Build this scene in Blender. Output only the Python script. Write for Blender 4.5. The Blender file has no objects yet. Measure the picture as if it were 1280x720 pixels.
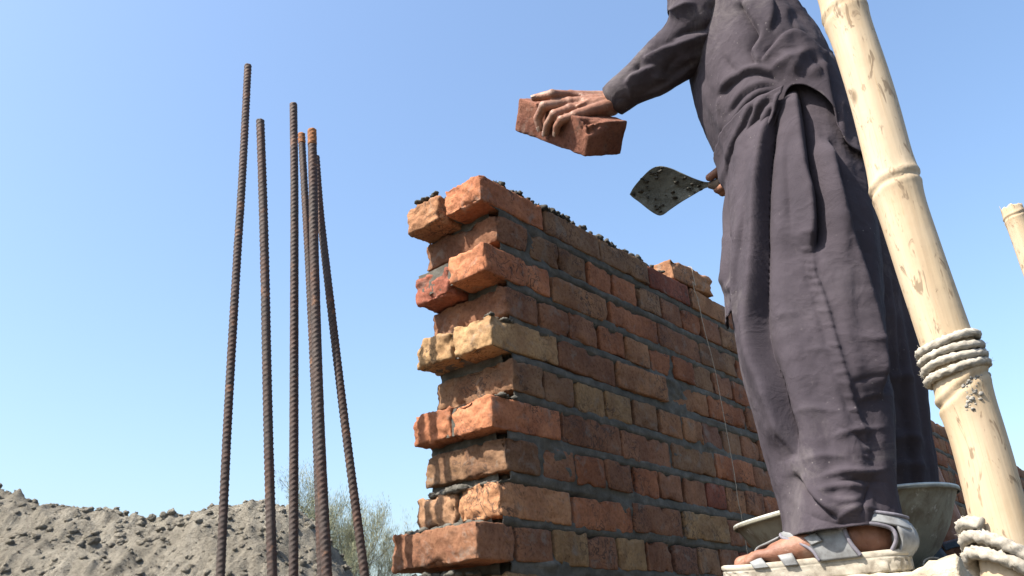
import bpy, math, random
import numpy as np
from mathutils import Vector, Matrix

# ------------------------------------------------------------------ camera, world, sun
scene = bpy.context.scene
col = scene.collection
HC = 1.0                                   # eye height above the ground
PITCH, ROLL, FPX = math.radians(23.786), math.radians(3.5527), 1049.73
Fv = np.array([0, math.cos(PITCH), math.sin(PITCH)])
_R0 = np.array([1.0, 0, 0]); _U0 = np.array([0, -math.sin(PITCH), math.cos(PITCH)])
Rv = math.cos(ROLL) * _R0 - math.sin(ROLL) * _U0
Uv = math.cos(ROLL) * _U0 + math.sin(ROLL) * _R0
EYE = np.array([0, 0, HC])

cam_d = bpy.data.cameras.new('camera'); cam = bpy.data.objects.new('camera', cam_d); col.objects.link(cam)
cam_d.sensor_width = 36.0; cam_d.lens = FPX / 1280 * 36.0; cam_d.clip_start = 0.05; cam_d.clip_end = 5000
cam.matrix_world = Matrix(((Rv[0], Uv[0], -Fv[0], 0), (Rv[1], Uv[1], -Fv[1], 0), (Rv[2], Uv[2], -Fv[2], HC), (0, 0, 0, 1)))
scene.camera = cam

SUN_EL = math.radians(52)
WU = np.array([0.63227, 0.77475, 0]); WW = np.array([-0.77475, 0.63227, 0]); UP = np.array([0, 0, 1.0])
sh = np.array([-.85, -.527, 0]); sh /= np.linalg.norm(sh)
SUN = np.array([sh[0] * math.cos(SUN_EL), sh[1] * math.cos(SUN_EL), math.sin(SUN_EL)])
world = bpy.data.worlds.new('World'); scene.world = world; world.use_nodes = True
wn = world.node_tree.nodes; wl = world.node_tree.links
sky = wn.new('ShaderNodeTexSky'); sky.sky_type = 'NISHITA'; sky.sun_disc = False
sky.sun_elevation = SUN_EL; sky.sun_rotation = math.atan2(SUN[0], SUN[1])
sky.air_density = 1.4; sky.dust_density = 3.5; sky.ozone_density = 4.5; sky.altitude = 200
bg = wn['Background']; wl.new(sky.outputs[0], bg.inputs[0]); bg.inputs[1].default_value = 0.116
sun_d = bpy.data.lights.new('sun', 'SUN'); sun = bpy.data.objects.new('sun', sun_d); col.objects.link(sun)
sun_d.energy = 5.0; sun_d.angle = math.radians(0.53); sun_d.color = (1.0, 0.93, 0.82)
sun.rotation_euler = Vector(SUN).to_track_quat('Z', 'Y').to_euler(); sun.location = (-3, -3, 6)
vs = scene.view_settings
vs.view_transform = 'Standard'; vs.look = 'None'; vs.exposure = 1.3; vs.gamma = 1.0; vs.use_curve_mapping = False

# ------------------------------------------------------------------ helpers
rng = np.random.default_rng(7); random.seed(7)

def ray(x, y):
    x = np.asarray(x, float)[..., None]; y = np.asarray(y, float)[..., None]
    return FPX * Fv + Rv * (x - 640) + Uv * (360 - y)
def atY(x, y, Y):                          # point of a pixel's ray at forward distance Y
    r = ray(x, y); return r * (np.asarray(Y, float) / r[..., 1])[..., None] + EYE
def atD(x, y, d): return ray(x, y) / FPX * d + EYE
def on_plane(x, y, p0, n):
    r = ray(x, y); return EYE + r * (np.dot(p0 - EYE, n) / (r @ n))[..., None]
def proj(P):
    q = np.asarray(P) - EYE; d = q @ Fv
    return 640 + FPX * (q @ Rv) / d, 360 - FPX * (q @ Uv) / d

_perm = np.random.default_rng(1).permutation(256); _perm = np.concatenate([_perm, _perm, _perm])
_grad = np.random.default_rng(2).normal(size=(256, 3)); _grad /= np.linalg.norm(_grad, axis=1)[:, None]
def perlin(P):
    P = np.asarray(P, float); i = np.floor(P).astype(int); f = P - i; i &= 255
    s = f * f * f * (f * (f * 6 - 15) + 10); out = 0
    for a in (0, 1):
        for b in (0, 1):
            for c in (0, 1):
                h = _perm[_perm[_perm[i[..., 0] + a] + i[..., 1] + b] + i[..., 2] + c]
                g = _grad[h]; d = f - np.array([a, b, c])
                wgt = (s[..., 0] if a else 1 - s[..., 0]) * (s[..., 1] if b else 1 - s[..., 1]) * (s[..., 2] if c else 1 - s[..., 2])
                out = out + wgt * (g * d).sum(-1)
    return out * 1.5
def fbm(P, octv=4, gain=0.5):
    P = np.asarray(P, float); o = 0; a = 1
    for k in range(octv):
        o = o + a * perlin(P + k * 17.3); P = P * 2.03; a *= gain
    return o
def sstep(x, a, b):
    t = np.clip((x - a) / (b - a), 0, 1); return t * t * (3 - 2 * t)

class Geo:                                  # collects shapes that become ONE mesh
    def __init__(s): s.v = []; s.f = []; s.n = 0; s.c = []
    def add(s, v, f, color=None):
        v = np.asarray(v, float); s.v.append(v); s.f.extend([tuple(int(i) + s.n for i in q) for q in f]); s.n += len(v)
        if color is not None: s.c.append(np.tile(np.array(list(color) + [1.0]), (len(v), 1)))
        return s
    def mesh(s, name, smooth=True):
        me = bpy.data.meshes.new(name); V = np.concatenate(s.v)
        me.from_pydata(V.tolist(), [], s.f); me.update()
        if s.c:
            at = me.color_attributes.new('Col', 'FLOAT_COLOR', 'POINT'); at.data.foreach_set('color', np.concatenate(s.c).ravel())
        if smooth: me.polygons.foreach_set('use_smooth', [True] * len(me.polygons))
        return me
    def obj(s, name, mat, parent=None, smooth=True, origin=None):
        if origin is not None: s.v = [v - np.asarray(origin) for v in s.v]
        o = bpy.data.objects.new(name, s.mesh(name, smooth)); col.objects.link(o)
        o.data.materials.append(mat)
        if origin is not None: o.location = Vector(origin)
        if parent is not None: put_under(o, parent)
        return o
def put_under(o, parent):
    o.parent = parent; o.matrix_parent_inverse = Matrix.Translation(-parent.location)
def empty(name, loc):
    o = bpy.data.objects.new(name, None); o.empty_display_size = 0.1; o.location = Vector(loc); col.objects.link(o); return o
def tag(o, label, cat, group=None):
    o['label'] = label; o['category'] = cat
    if group: o['group'] = group
    return o
def solid(o, t, off=-1):
    m = o.modifiers.new('thickness', 'SOLIDIFY'); m.thickness = t; m.offset = off; return o

def grid_faces(nu, nv, wrap_u=False):       # index = v*nu + u
    F = []
    for j in range(nv - 1):
        for i in range(nu if wrap_u else nu - 1):
            k = (i + 1) % nu; F.append((j * nu + i, j * nu + k, (j + 1) * nu + k, (j + 1) * nu + i))
    return F
def catmull(P, n):
    P = np.asarray(P, float); Q = np.vstack([2 * P[0] - P[1], P, 2 * P[-1] - P[-2]]); m = len(P) - 1
    t = np.linspace(0, m - 1e-9, n); i = t.astype(int); f = (t - i)[:, None]
    a, b, c, d = Q[i], Q[i + 1], Q[i + 2], Q[i + 3]
    return 0.5 * (2 * b + (c - a) * f + (2 * a - 5 * b + 4 * c - d) * f ** 2 + (3 * b - a - 3 * c + d) * f ** 3)
def frames(P):
    T = np.gradient(P, axis=0); T /= np.linalg.norm(T, axis=1)[:, None] + 1e-12
    A = np.zeros_like(P); ref = np.array([0, 0, 1.0]) if abs(T[0][2]) < 0.8 else np.array([0, 1.0, 0])
    a = np.cross(T[0], np.cross(ref, T[0])); a /= np.linalg.norm(a)
    for i in range(len(P)):
        a = a - T[i] * np.dot(a, T[i]); a /= np.linalg.norm(a); A[i] = a
    return T, A, np.cross(T, A)
def tube(P, rad, n=12, caps=True):          # rad: scalar, (m,) or (m,n)
    P = np.asarray(P, float); m = len(P); T, A, B = frames(P); th = np.linspace(0, 2 * np.pi, n, endpoint=False)
    r = np.asarray(rad, float)
    r = np.full((m, n), r) if r.ndim == 0 else (np.repeat(r[:, None], n, 1) if r.ndim == 1 else r)
    V = (P[:, None] + r[..., None] * (np.cos(th)[None, :, None] * A[:, None] + np.sin(th)[None, :, None] * B[:, None])).reshape(-1, 3)
    F = grid_faces(n, m, True)
    if caps:
        F = F + [tuple(range(n - 1, -1, -1)), tuple(range((m - 1) * n, m * n))]
    return V, F
def capsule(a, b, ra, rb, n=14):
    a = np.asarray(a, float); b = np.asarray(b, float); d = b - a; L = np.linalg.norm(d)
    d = d / L if L > 1e-6 else np.array([0, 0, 1.0])
    ph = np.linspace(-np.pi / 2, 0, 5)[:-1]; s = [-ra] ; r = [0.0005]
    P = []; Rr = []
    for q in ph[1:]: P.append(a + d * ra * math.sin(q)); Rr.append(ra * math.cos(q))
    for t in np.linspace(0, 1, 5): P.append(a + (b - a) * t); Rr.append(ra + (rb - ra) * t)
    for q in -ph[1:][::-1]: P.append(b + d * rb * math.sin(q)); Rr.append(rb * math.cos(q))
    P = np.array(P)
    if L < 1e-6: P = np.array([a + d * x for x in np.linspace(-ra, ra, 9)]); Rr = [max(0.0005, math.sqrt(max(0, ra * ra - x * x))) for x in np.linspace(-ra, ra, 9)]
    P = P + np.outer(np.arange(len(P)) * 1e-7, d)
    ref = np.array([1.0, 0, 0]) if abs(d[0]) < .8 else np.array([0, 1.0, 0])
    A = np.cross(d, ref); A /= np.linalg.norm(A); B = np.cross(d, A); th = np.linspace(0, 2 * np.pi, n, endpoint=False)
    V = (P[:, None] + np.array(Rr)[:, None, None] * (np.cos(th)[None, :, None] * A + np.sin(th)[None, :, None] * B)).reshape(-1, 3)
    m = len(P); return V, grid_faces(n, m, True) + [tuple(range(n - 1, -1, -1)), tuple(range((m - 1) * n, m * n))]
_tpl = {}
def box_lattice(nx, ny, nz):
    if (nx, ny, nz) in _tpl: return _tpl[nx, ny, nz]
    idx = {}; V = []
    def vid(i, j, k):
        if (i, j, k) not in idx: idx[i, j, k] = len(V); V.append((i, j, k))
        return idx[i, j, k]
    F = []
    for i in range(nx):
        for j in range(ny):
            F.append((vid(i, j, 0), vid(i, j + 1, 0), vid(i + 1, j + 1, 0), vid(i + 1, j, 0)))
            F.append((vid(i, j, nz), vid(i + 1, j, nz), vid(i + 1, j + 1, nz), vid(i, j + 1, nz)))
    for i in range(nx):
        for k in range(nz):
            F.append((vid(i, 0, k), vid(i + 1, 0, k), vid(i + 1, 0, k + 1), vid(i, 0, k + 1)))
            F.append((vid(i, ny, k), vid(i, ny, k + 1), vid(i + 1, ny, k + 1), vid(i + 1, ny, k)))
    for j in range(ny):
        for k in range(nz):
            F.append((vid(0, j, k), vid(0, j, k + 1), vid(0, j + 1, k + 1), vid(0, j + 1, k)))
            F.append((vid(nx, j, k), vid(nx, j + 1, k), vid(nx, j + 1, k + 1), vid(nx, j, k + 1)))
    _tpl[nx, ny, nz] = (np.array(V), F); return _tpl[nx, ny, nz]
def rough_box(dim, cell, r=0.006, amp=0.0022, chip=0.006, seed=0.0, endrough=0.0):
    """a worn brick: rounded, uneven and chipped; corner at the origin, size dim"""
    n = [max(3, int(round(d / cell)) + 2) for d in dim]; T, F = box_lattice(*n)
    ax = []
    for d, k in zip(dim, n):
        e = min(r * .6, d * .15); ax.append(np.concatenate([[0], np.linspace(e, d - e, k - 1), [d]]))
    V = np.stack([ax[c][T[:, c]] for c in range(3)], 1); dim = np.array(dim); so = np.array([seed * 3.1, seed * 1.7, seed * 2.3])
    rr = r * (1 + 0.45 * perlin(V * 18 + so))[:, None]; rr = np.clip(rr, r * .25, r * 2)
    q = np.minimum(np.maximum(V, rr), dim - rr); d = V - q; L = np.linalg.norm(d, axis=1)[:, None] + 1e-9; nrm = d / L
    V2 = q + nrm * rr
    h = amp * fbm(V2 * 48 + so, 4, .6) + amp * .45 * perlin(V2 * 11 + so * 2)
    edge = sstep(np.sort(np.minimum(V, dim - V), axis=1)[:, 1], 0.022, 0.0)
    ch = np.clip(fbm(V2 * 17 + so * 3, 2) - 0.2, 0, 1) * edge * chip * 3.2
    if endrough:
        ef = sstep(V[:, 0], endrough, 0.0); h = h + ef * (.0042 * fbm(V2 * 55 + so * 1.3, 4, .6) + .004 * perlin(V2 * 24 + so)); ch = ch + ef * edge * .004 * np.clip(fbm(V2 * 40 + so, 2), 0, 1)
    return V2 + nrm * (h - ch)[:, None], F
def lump(c, r, seed, squash=0.7, rough=0.45, nu=9, nv=6):
    th = np.linspace(0, 2 * np.pi, nu, endpoint=False); ph = np.linspace(-np.pi / 2 + .12, np.pi / 2 - .12, nv)
    D = np.array([[math.cos(p) * math.cos(t), math.cos(p) * math.sin(t), math.sin(p)] for p in ph for t in th])
    k = 1 + rough * fbm(D * 1.6 + seed * 5.1, 3)
    V = np.asarray(c) + D * (r * k)[:, None] * np.array([1, 1, squash])
    return V, grid_faces(nu, nv, True) + [tuple(range(nu - 1, -1, -1)), tuple(range((nv - 1) * nu, nv * nu))]

# ------------------------------------------------------------------ materials
class N:
    def __init__(s, name, rough=0.85, spec=0.3):
        s.m = bpy.data.materials.new(name); s.m.use_nodes = True; s.t = s.m.node_tree
        s.b = s.t.nodes['Principled BSDF']; s.b.inputs['Roughness'].default_value = rough
        s.b.inputs['Specular IOR Level'].default_value = spec; s._co = None
    def node(s, k): return s.t.nodes.new(k)
    def link(s, a, b): s.t.links.new(a, b)
    def co(s, scale=(1, 1, 1)):
        if s._co is None: s._co = s.node('ShaderNodeTexCoord')
        if scale == (1, 1, 1): return s._co.outputs['Object']
        m = s.node('ShaderNodeMapping'); m.inputs['Scale'].default_value = scale; s.link(s._co.outputs['Object'], m.inputs['Vector']); return m.outputs[0]
    def noise(s, scale, detail=4, rough=.55, dist=0, st=(1, 1, 1)):
        n = s.node('ShaderNodeTexNoise'); n.inputs['Scale'].default_value = scale; n.inputs['Detail'].default_value = detail
        n.inputs['Roughness'].default_value = rough; n.inputs['Distortion'].default_value = dist; s.link(s.co(st), n.inputs['Vector']); return n.outputs['Fac']
    def voro(s, scale, feat='F1', st=(1, 1, 1)):
        n = s.node('ShaderNodeTexVoronoi'); n.feature = feat; n.inputs['Scale'].default_value = scale; s.link(s.co(st), n.inputs['Vector']); return n.outputs['Distance']
    def ramp(s, f, stops):
        r = s.node('ShaderNodeValToRGB'); e = r.color_ramp.elements
        while len(e) < len(stops): e.new(0.5)
        for el, (p, c) in zip(e, stops):
            el.position = p; el.color = (c, c, c, 1) if not hasattr(c, '__len__') else (*c, 1)
        s.link(f, r.inputs[0]); return r.outputs[0]
    def mix(s, f, a, b, mode='MIX'):
        m = s.node('ShaderNodeMix'); m.data_type = 'RGBA'; m.blend_type = mode
        for sock, v in ((m.inputs['Factor'], f), (m.inputs['A'], a), (m.inputs['B'], b)):
            pass
        ins = [m.inputs[0], m.inputs[6], m.inputs[7]]
        for sock, v in zip(ins, (f, a, b)):
            if hasattr(v, 'is_linked'): s.link(v, sock)
            elif hasattr(v, '__len__'): sock.default_value = (*v, 1)
            else: sock.default_value = v
        return m.outputs[2]
    def math(s, op, a, b=0.0):
        m = s.node('ShaderNodeMath'); m.operation = op
        for sock, v in zip(m.inputs, (a, b)):
            if hasattr(v, 'is_linked'): s.link(v, sock)
            else: sock.default_value = v
        return m.outputs[0]
    def attr(s, name='Col'):
        a = s.node('ShaderNodeAttribute'); a.attribute_name = name; return a.outputs['Color']
    def bump(s, h, strength=.5, dist=.002, prev=None):
        b = s.node('ShaderNodeBump'); b.inputs['Strength'].default_value = strength; b.inputs['Distance'].default_value = dist
        s.link(h, b.inputs['Height'])
        if prev is not None: s.link(prev, b.inputs['Normal'])
        return b.outputs[0]
    def done(s, color, normal=None, rough=None):
        if hasattr(color, 'is_linked'): s.link(color, s.b.inputs['Base Color'])
        else: s.b.inputs['Base Color'].default_value = (*color, 1)
        if normal is not None: s.link(normal, s.b.inputs['Normal'])
        if rough is not None: s.link(rough, s.b.inputs['Roughness'])
        return s.m

def brick_material():
    n = N('fired_brick', .92, .15); c = n.attr()
    v = n.noise(16, 5, .65); c = n.mix(n.ramp(v, [(.3, .0), (.75, .65)]), c, n.mix(1.0, c, (1.35, 1.25, 1.1), 'MULTIPLY'))
    c = n.mix(n.ramp(n.noise(9, 4, .6, .6), [(.40, 0.0), (.62, .7)]), c, n.mix(1.0, c, (.55, .48, .5), 'MULTIPLY'))
    c = n.mix(n.ramp(n.noise(130, 3, .7), [(.35, .5), (.55, .0)]), c, n.mix(1.0, c, (.5, .45, .42), 'MULTIPLY'))
    cr = n.noise(26, 3, .6, 1.4); crm = n.ramp(cr, [(.465, 0.0), (.495, 1.0), (.505, 1.0), (.535, 0.0)])
    crk = n.math('MULTIPLY', crm, n.ramp(n.noise(7, 2), [(.48, 0.0), (.6, .85)]))
    c = n.mix(crk, c, (.05, .035, .03))
    c = n.mix(n.ramp(n.noise(21, 5, .7, .4), [(.56, 0.0), (.7, .5)]), c, (.19, .178, .155))
    c = n.mix(n.ramp(n.voro(75), [(.10, .55), (.24, 0.0)]), c, n.mix(1.0, c, (.45, .4, .38), 'MULTIPLY'))
    b0 = n.bump(n.voro(75), .35, .003); b1 = n.bump(n.noise(95, 6, .75), .85, .0028, b0); b2 = n.bump(crk, -.7, .003, b1); b3 = n.bump(n.noise(30, 4, .6, .8), .45, .004, b2)
    return n.done(c, b3)
def mortar_material(dark=1.0):
    n = N('cement_mortar', .9, .2)
    c = n.ramp(n.noise(24, 6, .7), [(.3, tuple(.056 * dark * k for k in (1.0, .93, .78))), (.55, tuple(.098 * dark * k for k in (1.0, .94, .80))), (.8, tuple(.175 * dark * k for k in (1, .95, .83)))])
    b = n.bump(n.noise(70, 6, .75), .8, .004); b = n.bump(n.noise(300, 3, .7), .5, .0015, b)
    return n.done(c, b)
def cloth_material():
    n = N('dusty_dark_cotton', .95, .12)
    c = n.ramp(n.noise(5, 6, .65), [(.3, (.034, .029, .036)), (.55, (.047, .0395, .048)), (.8, (.067, .058, .0675))])
    c = n.mix(n.ramp(n.noise(55, 4, .75, .5), [(.66, 0.0), (.78, .35)]), c, (.17, .15, .152))
    c = n.mix(n.ramp(n.noise(14, 3, .6), [(.72, 0.0), (.8, .3)]), c, (.2, .18, .18))
    c = n.mix(n.math('MULTIPLY', n.ramp(n.voro(85), [(.07, 1.0), (.13, 0.0)]), n.ramp(n.noise(7, 2), [(.52, 0.0), (.6, .5)])), c, (.2, .185, .18))
    c = n.mix(n.math('MULTIPLY', n.ramp(n.noise(9, 6, .75, .8), [(.52, 0.0), (.68, .55)]), n.ramp(n.noise(1.9, 2), [(.42, 0.0), (.6, 1.0)])), c, (.15, .135, .135))
    rd = n.ramp(n.noise(13, 3, .55, .7), [(.44, 0.0), (.5, 1.0), (.56, 0.0)])
    c = n.mix(n.math('MULTIPLY', n.ramp(n.noise(2.6, 4, .6), [(.45, 0.0), (.7, .5)]), .8), c, n.mix(1.0, c, (1.45, 1.4, 1.35), 'MULTIPLY'))
    b = n.bump(rd, .12, .004); b = n.bump(n.noise(30, 5, .65, .5), .35, .004, b); b = n.bump(n.noise(700, 2, .5), .35, .0008, b)
    return n.done(c, b)
def skin_material():
    n = N('brown_skin', .55, .4)
    c = n.ramp(n.noise(28, 4, .6), [(.3, (.145, .062, .038)), (.55, (.225, .102, .062)), (.8, (.31, .155, .10))])
    c = n.mix(n.ramp(n.noise(90, 3, .7), [(.62, 0.0), (.8, .3)]), c, (.34, .26, .2))
    c = n.mix(n.ramp(n.noise(16, 6, .75), [(.5, 0.0), (.72, .5)]), c, (.30, .24, .19))
    b = n.bump(n.noise(120, 5, .7, .9), .5, .0022); b = n.bump(n.noise(60, 3, .6, 0, (1, 1, 1)), .3, .003, b); b = n.bump(n.voro(420), .2, .0006, b)
    n.b.inputs['Subsurface Weight'].default_value = .08; n.b.inputs['Subsurface Radius'].default_value = (.008, .003, .002)
    return n.done(c, b)
def bamboo_material():
    n = N('dry_bamboo', .68, .2); st = (14, 14, .7)
    c = n.ramp(n.noise(3.0, 5, .6, 0, st), [(.25, (.29, .21, .13)), (.5, (.39, .30, .195)), (.8, (.45, .365, .265))])
    c = n.mix(n.ramp(n.noise(5, 4, .6), [(.45, 0.0), (.7, .5)]), c, (.45, .385, .30))
    c = n.mix(n.ramp(n.noise(60, 3, .6, 1.0, (1, 1, .35)), [(.60, 0.0), (.66, .8)]), c, (.15, .105, .065))
    c = n.mix(n.ramp(n.noise(150, 2, .6, 0, (1, 1, .3)), [(.66, 0.0), (.72, .7)]), c, (.2, .14, .085))
    c = n.mix(n.ramp(n.noise(4, 5, .7, .3, (2.5, 2.5, .35)), [(.5, 0.0), (.75, .5)]), c, (.26, .22, .165))
    c = n.mix(n.math('MULTIPLY', n.ramp(n.voro(26, 'F1', (1, 1, .5)), [(.10, 1.0), (.22, 0.0)]), n.ramp(n.noise(9, 2), [(.46, 0.0), (.54, .8)])), c, (.12, .085, .05))
    lines = n.ramp(n.noise(6, 2, .5, 0, (30, 30, .25)), [(.485, 0.0), (.5, 1.0), (.515, 0.0)])
    c = n.mix(n.math('MULTIPLY', lines, .45), c, (.3, .2, .1))
    b = n.bump(n.noise(4, 4, .6, 0, (40, 40, 1.2)), .4, .0015); b = n.bump(n.noise(45, 4, .6), .25, .002, b)
    return n.done(c, b)
def simple(name, stops, scale, rough=.85, spec=.3, bs=60, bstr=.5, bd=.002, st=(1, 1, 1), metal=0.0):
    n = N(name, rough, spec); n.b.inputs['Metallic'].default_value = metal
    return n.done(n.ramp(n.noise(scale, 5, .65, .2, st), stops), n.bump(n.noise(bs, 5, .7), bstr, bd))
def pan_material():
    n = N('mortar_stained_steel', .6, .4); n.b.inputs['Metallic'].default_value = .25
    c = n.ramp(n.noise(9, 5, .65), [(.3, (.115, .108, .08)), (.6, (.2, .19, .148)), (.8, (.28, .27, .225))])
    c = n.mix(n.ramp(n.noise(14, 5, .7, .5, (1, 1, .4)), [(.5, 0.0), (.62, .75)]), c, (.085, .062, .04))
    c = n.mix(n.ramp(n.noise(40, 4, .7), [(.62, 0.0), (.7, .7)]), c, (.38, .37, .34))
    return n.done(c, n.bump(n.noise(60, 5, .7), .4, .002))
def trowel_material():
    n = N('mortar_crusted_steel', .55, .5); n.b.inputs['Metallic'].default_value = .35
    c = n.ramp(n.noise(22, 6, .7), [(.3, (.05, .052, .045)), (.6, (.105, .108, .092)), (.8, (.18, .18, .16))])
    c = n.mix(n.ramp(n.noise(60, 5, .75, .6), [(.56, 0.0), (.66, .8)]), c, (.03, .03, .028))
    return n.done(c, n.bump(n.noise(80, 6, .75), .8, .003))
def rebar_material():
    n = N('rusty_steel', .75, .4); n.b.inputs['Metallic'].default_value = .15
    c = n.ramp(n.noise(40, 5, .7), [(.3, (.034, .021, .018)), (.55, (.066, .038, .030)), (.8, (.13, .07, .047))])
    c = n.mix(n.ramp(n.noise(6, 3, .6), [(.42, 0.0), (.62, .75)]), c, (.055, .046, .042))
    c = n.mix(n.ramp(n.noise(17, 4, .7), [(.6, 0.0), (.72, .7)]), c, (.27, .125, .06))
    return n.done(c, n.bump(n.noise(180, 4, .7), .4, .001))
def soil_material(name='dug_soil', k=1.0):
    n = N(name, .97, .1)
    c = n.ramp(n.noise(1.2, 8, .7), [(.25, tuple(k * q for q in (.22, .197, .156))), (.5, tuple(k * q for q in (.35, .318, .258))), (.75, tuple(k * q for q in (.46, .425, .355)))])
    c = n.mix(n.ramp(n.noise(5, 6, .75), [(.35, .55), (.55, 0.0)]), c, tuple(k * q for q in (.2, .18, .145)))
    c = n.mix(n.ramp(n.noise(34, 5, .8), [(.36, .75), (.5, 0.0)]), c, tuple(k * q for q in (.17, .146, .115)))
    b = n.bump(n.noise(9, 8, .75), 1.0, .10); b = n.bump(n.noise(38, 6, .75), 1.0, .03, b)
    return n.done(c, b)
MB = brick_material(); MM = mortar_material(); MMW = mortar_material(.62); MC = cloth_material(); MS = skin_material()
MBAM = bamboo_material(); MPAN = pan_material(); MTR = trowel_material(); MRB = rebar_material(); MSOIL = soil_material()
MROPE = simple('jute_rope', [(.3, (.22, .195, .16)), (.6, (.36, .33, .28)), (.8, (.46, .43, .375))], 90, .95, .1, 400, .6, .001)
MWOOD = simple('cement_crusted_board', [(.3, (.24, .20, .15)), (.55, (.42, .37, .28)), (.8, (.55, .51, .42))], 22, .9, .2, 50, .9, .006)
MSTRAP = simple('pale_grey_synthetic_leather', [(.3, (.08, .075, .07)), (.5, (.165, .168, .17)), (.75, (.26, .272, .278))], 38, .6, .35, 300, .3, .0006)
MTRIM = simple('dark_grey_lining', [(.3, (.09, .085, .10)), (.7, (.19, .18, .21))], 80, .8, .2, 300, .4, .0008)
MNAVY = simple('navy_synthetic_leather', [(.3, (.035, .05, .07)), (.7, (.08, .11, .14))], 80, .55, .4, 300, .3, .0008)
MSOLE = simple('dusty_cream_rubber', [(.3, (.16, .135, .105)), (.5, (.30, .27, .22)), (.75, (.42, .39, .33))], 30, .85, .2, 120, .6, .0015)
MTIP = simple('orange_rust', [(.35, (.10, .05, .03)), (.6, (.30, .13, .055))], 120, .85, .2, 200, .5, .001)
MSTRING = simple('cotton_string', [(.3, (.26, .22, .17)), (.7, (.42, .37, .3))], 200, .9, .1)
MHANDLE = simple('dark_worn_wood', [(.3, (.06, .045, .035)), (.7, (.15, .11, .08))], 50, .7, .3, 90, .4, .001)
MNAIL = simple('dusty_fingernail', [(.3, (.19, .115, .08)), (.7, (.27, .18, .135))], 200, .5, .4)
MDRY = simple('dried_mortar', [(.3, (.15, .14, .125)), (.7, (.3, .285, .255))], 90, .95, .1, 160, .7, .002)
MHAIR = simple('black_hair', [(.3, (.012, .01, .009)), (.7, (.03, .026, .022))], 120, .6, .3, 300, .6, .002)
MBARK = simple('grey_bark', [(.3, (.10, .085, .065)), (.7, (.2, .17, .13))], 12, .95, .1, 20, .8, .02)
def leaf_mat():
    n = N('pale_feathery_leaves', .8, .2); c = n.ramp(n.noise(1.6, 4, .6), [(.3, (.16, .165, .10)), (.55, (.22, .225, .145)), (.8, (.29, .285, .2))])
    n.b.inputs['Transmission Weight'].default_value = 0.0
    return n.done(c)
MLEAF = leaf_mat()

# ------------------------------------------------------------------ ground
g = Geo(); gx = np.concatenate([np.linspace(-3000, -20, 12), np.linspace(-16, 22, 60), np.linspace(30, 3000, 12)])
gy = np.concatenate([np.linspace(-3000, -12, 10), np.linspace(-8, 34, 64), np.linspace(44, 3000, 12)])
GX, GY = np.meshgrid(gx, gy); GV = np.stack([GX.ravel(), GY.ravel(), np.zeros(GX.size)], 1)
GV[:, 2] = .035 * fbm(GV * .9, 4) - .05
g.add(GV, grid_faces(len(gx), len(gy))); gr = g.obj('ground', soil_material('dusty_ground', .45)); gr['kind'] = 'structure'

# ------------------------------------------------------------------ brick wall
CW = np.array([-0.058, 1.6313, HC + 1.0091]); CP = .086; BH = .068; MOD = .2385; WT = .232
def wp(u, w, z): return CW + WU * u + WW * w + UP * z      # wall frame: along, into the thickness, up from the top edge
PAL = {'o': (.30, .130, .070), 'r': (.25, .092, .062), 'y': (.285, .185, .098), 't': (.25, .150, .090), 'd': (.20, .105, .072), 'g': (.19, .150, .112), 'b': (.255, .130, .078), 'k': (.29, .155, .085)}
SEQ = 'obtbokbotobykrbtbdobktobokb'
near_col = {(1, 0): 'o', (2, 0): 'b', (3, 0): 'b', (4, 0): 'b', (5, 0): 'b', (6, 0): 't', (6, 2): 'y', (6, 1): 't', (6, 3): 'y', (7, 0): 'o', (7, 1): 'b', (8, 0): 't', (8, 1): 'b', (8, 2): 'o', (9, 0): 'r',
            (9, 1): 'o', (10, 0): 'b', (10, 1): 'b', (10, 2): 'y', (10, 3): 'b', (10, 4): 'y', (10, 6): 'd', (10, 7): 't', (4, 1): 'b', (4, 2): 'b', (2, 1): 't', (2, 2): 't'}
far_col = {1: 'k', 3: 'r', 5: 'y', 7: 'o', 9: 't'}
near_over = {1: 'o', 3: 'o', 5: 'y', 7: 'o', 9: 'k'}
start = {1: 0.0, 2: .052, 3: .004, 4: .068, 5: .014, 6: .070, 7: .0, 8: .04, 9: .012, 10: -.056, 11: .03, 12: -.05}
dz = {3: -.004, 5: 0.004, 9: -.004}
wall = empty('brick_wall', wp(0, WT / 2, -(CW[2]) + 0.0))
tag(wall, 'half-built red brick wall with toothed end and dark mortar joints, rising beside the worker', 'wall')
WL = 7.2
bw = Geo(); seed = 0
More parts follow.
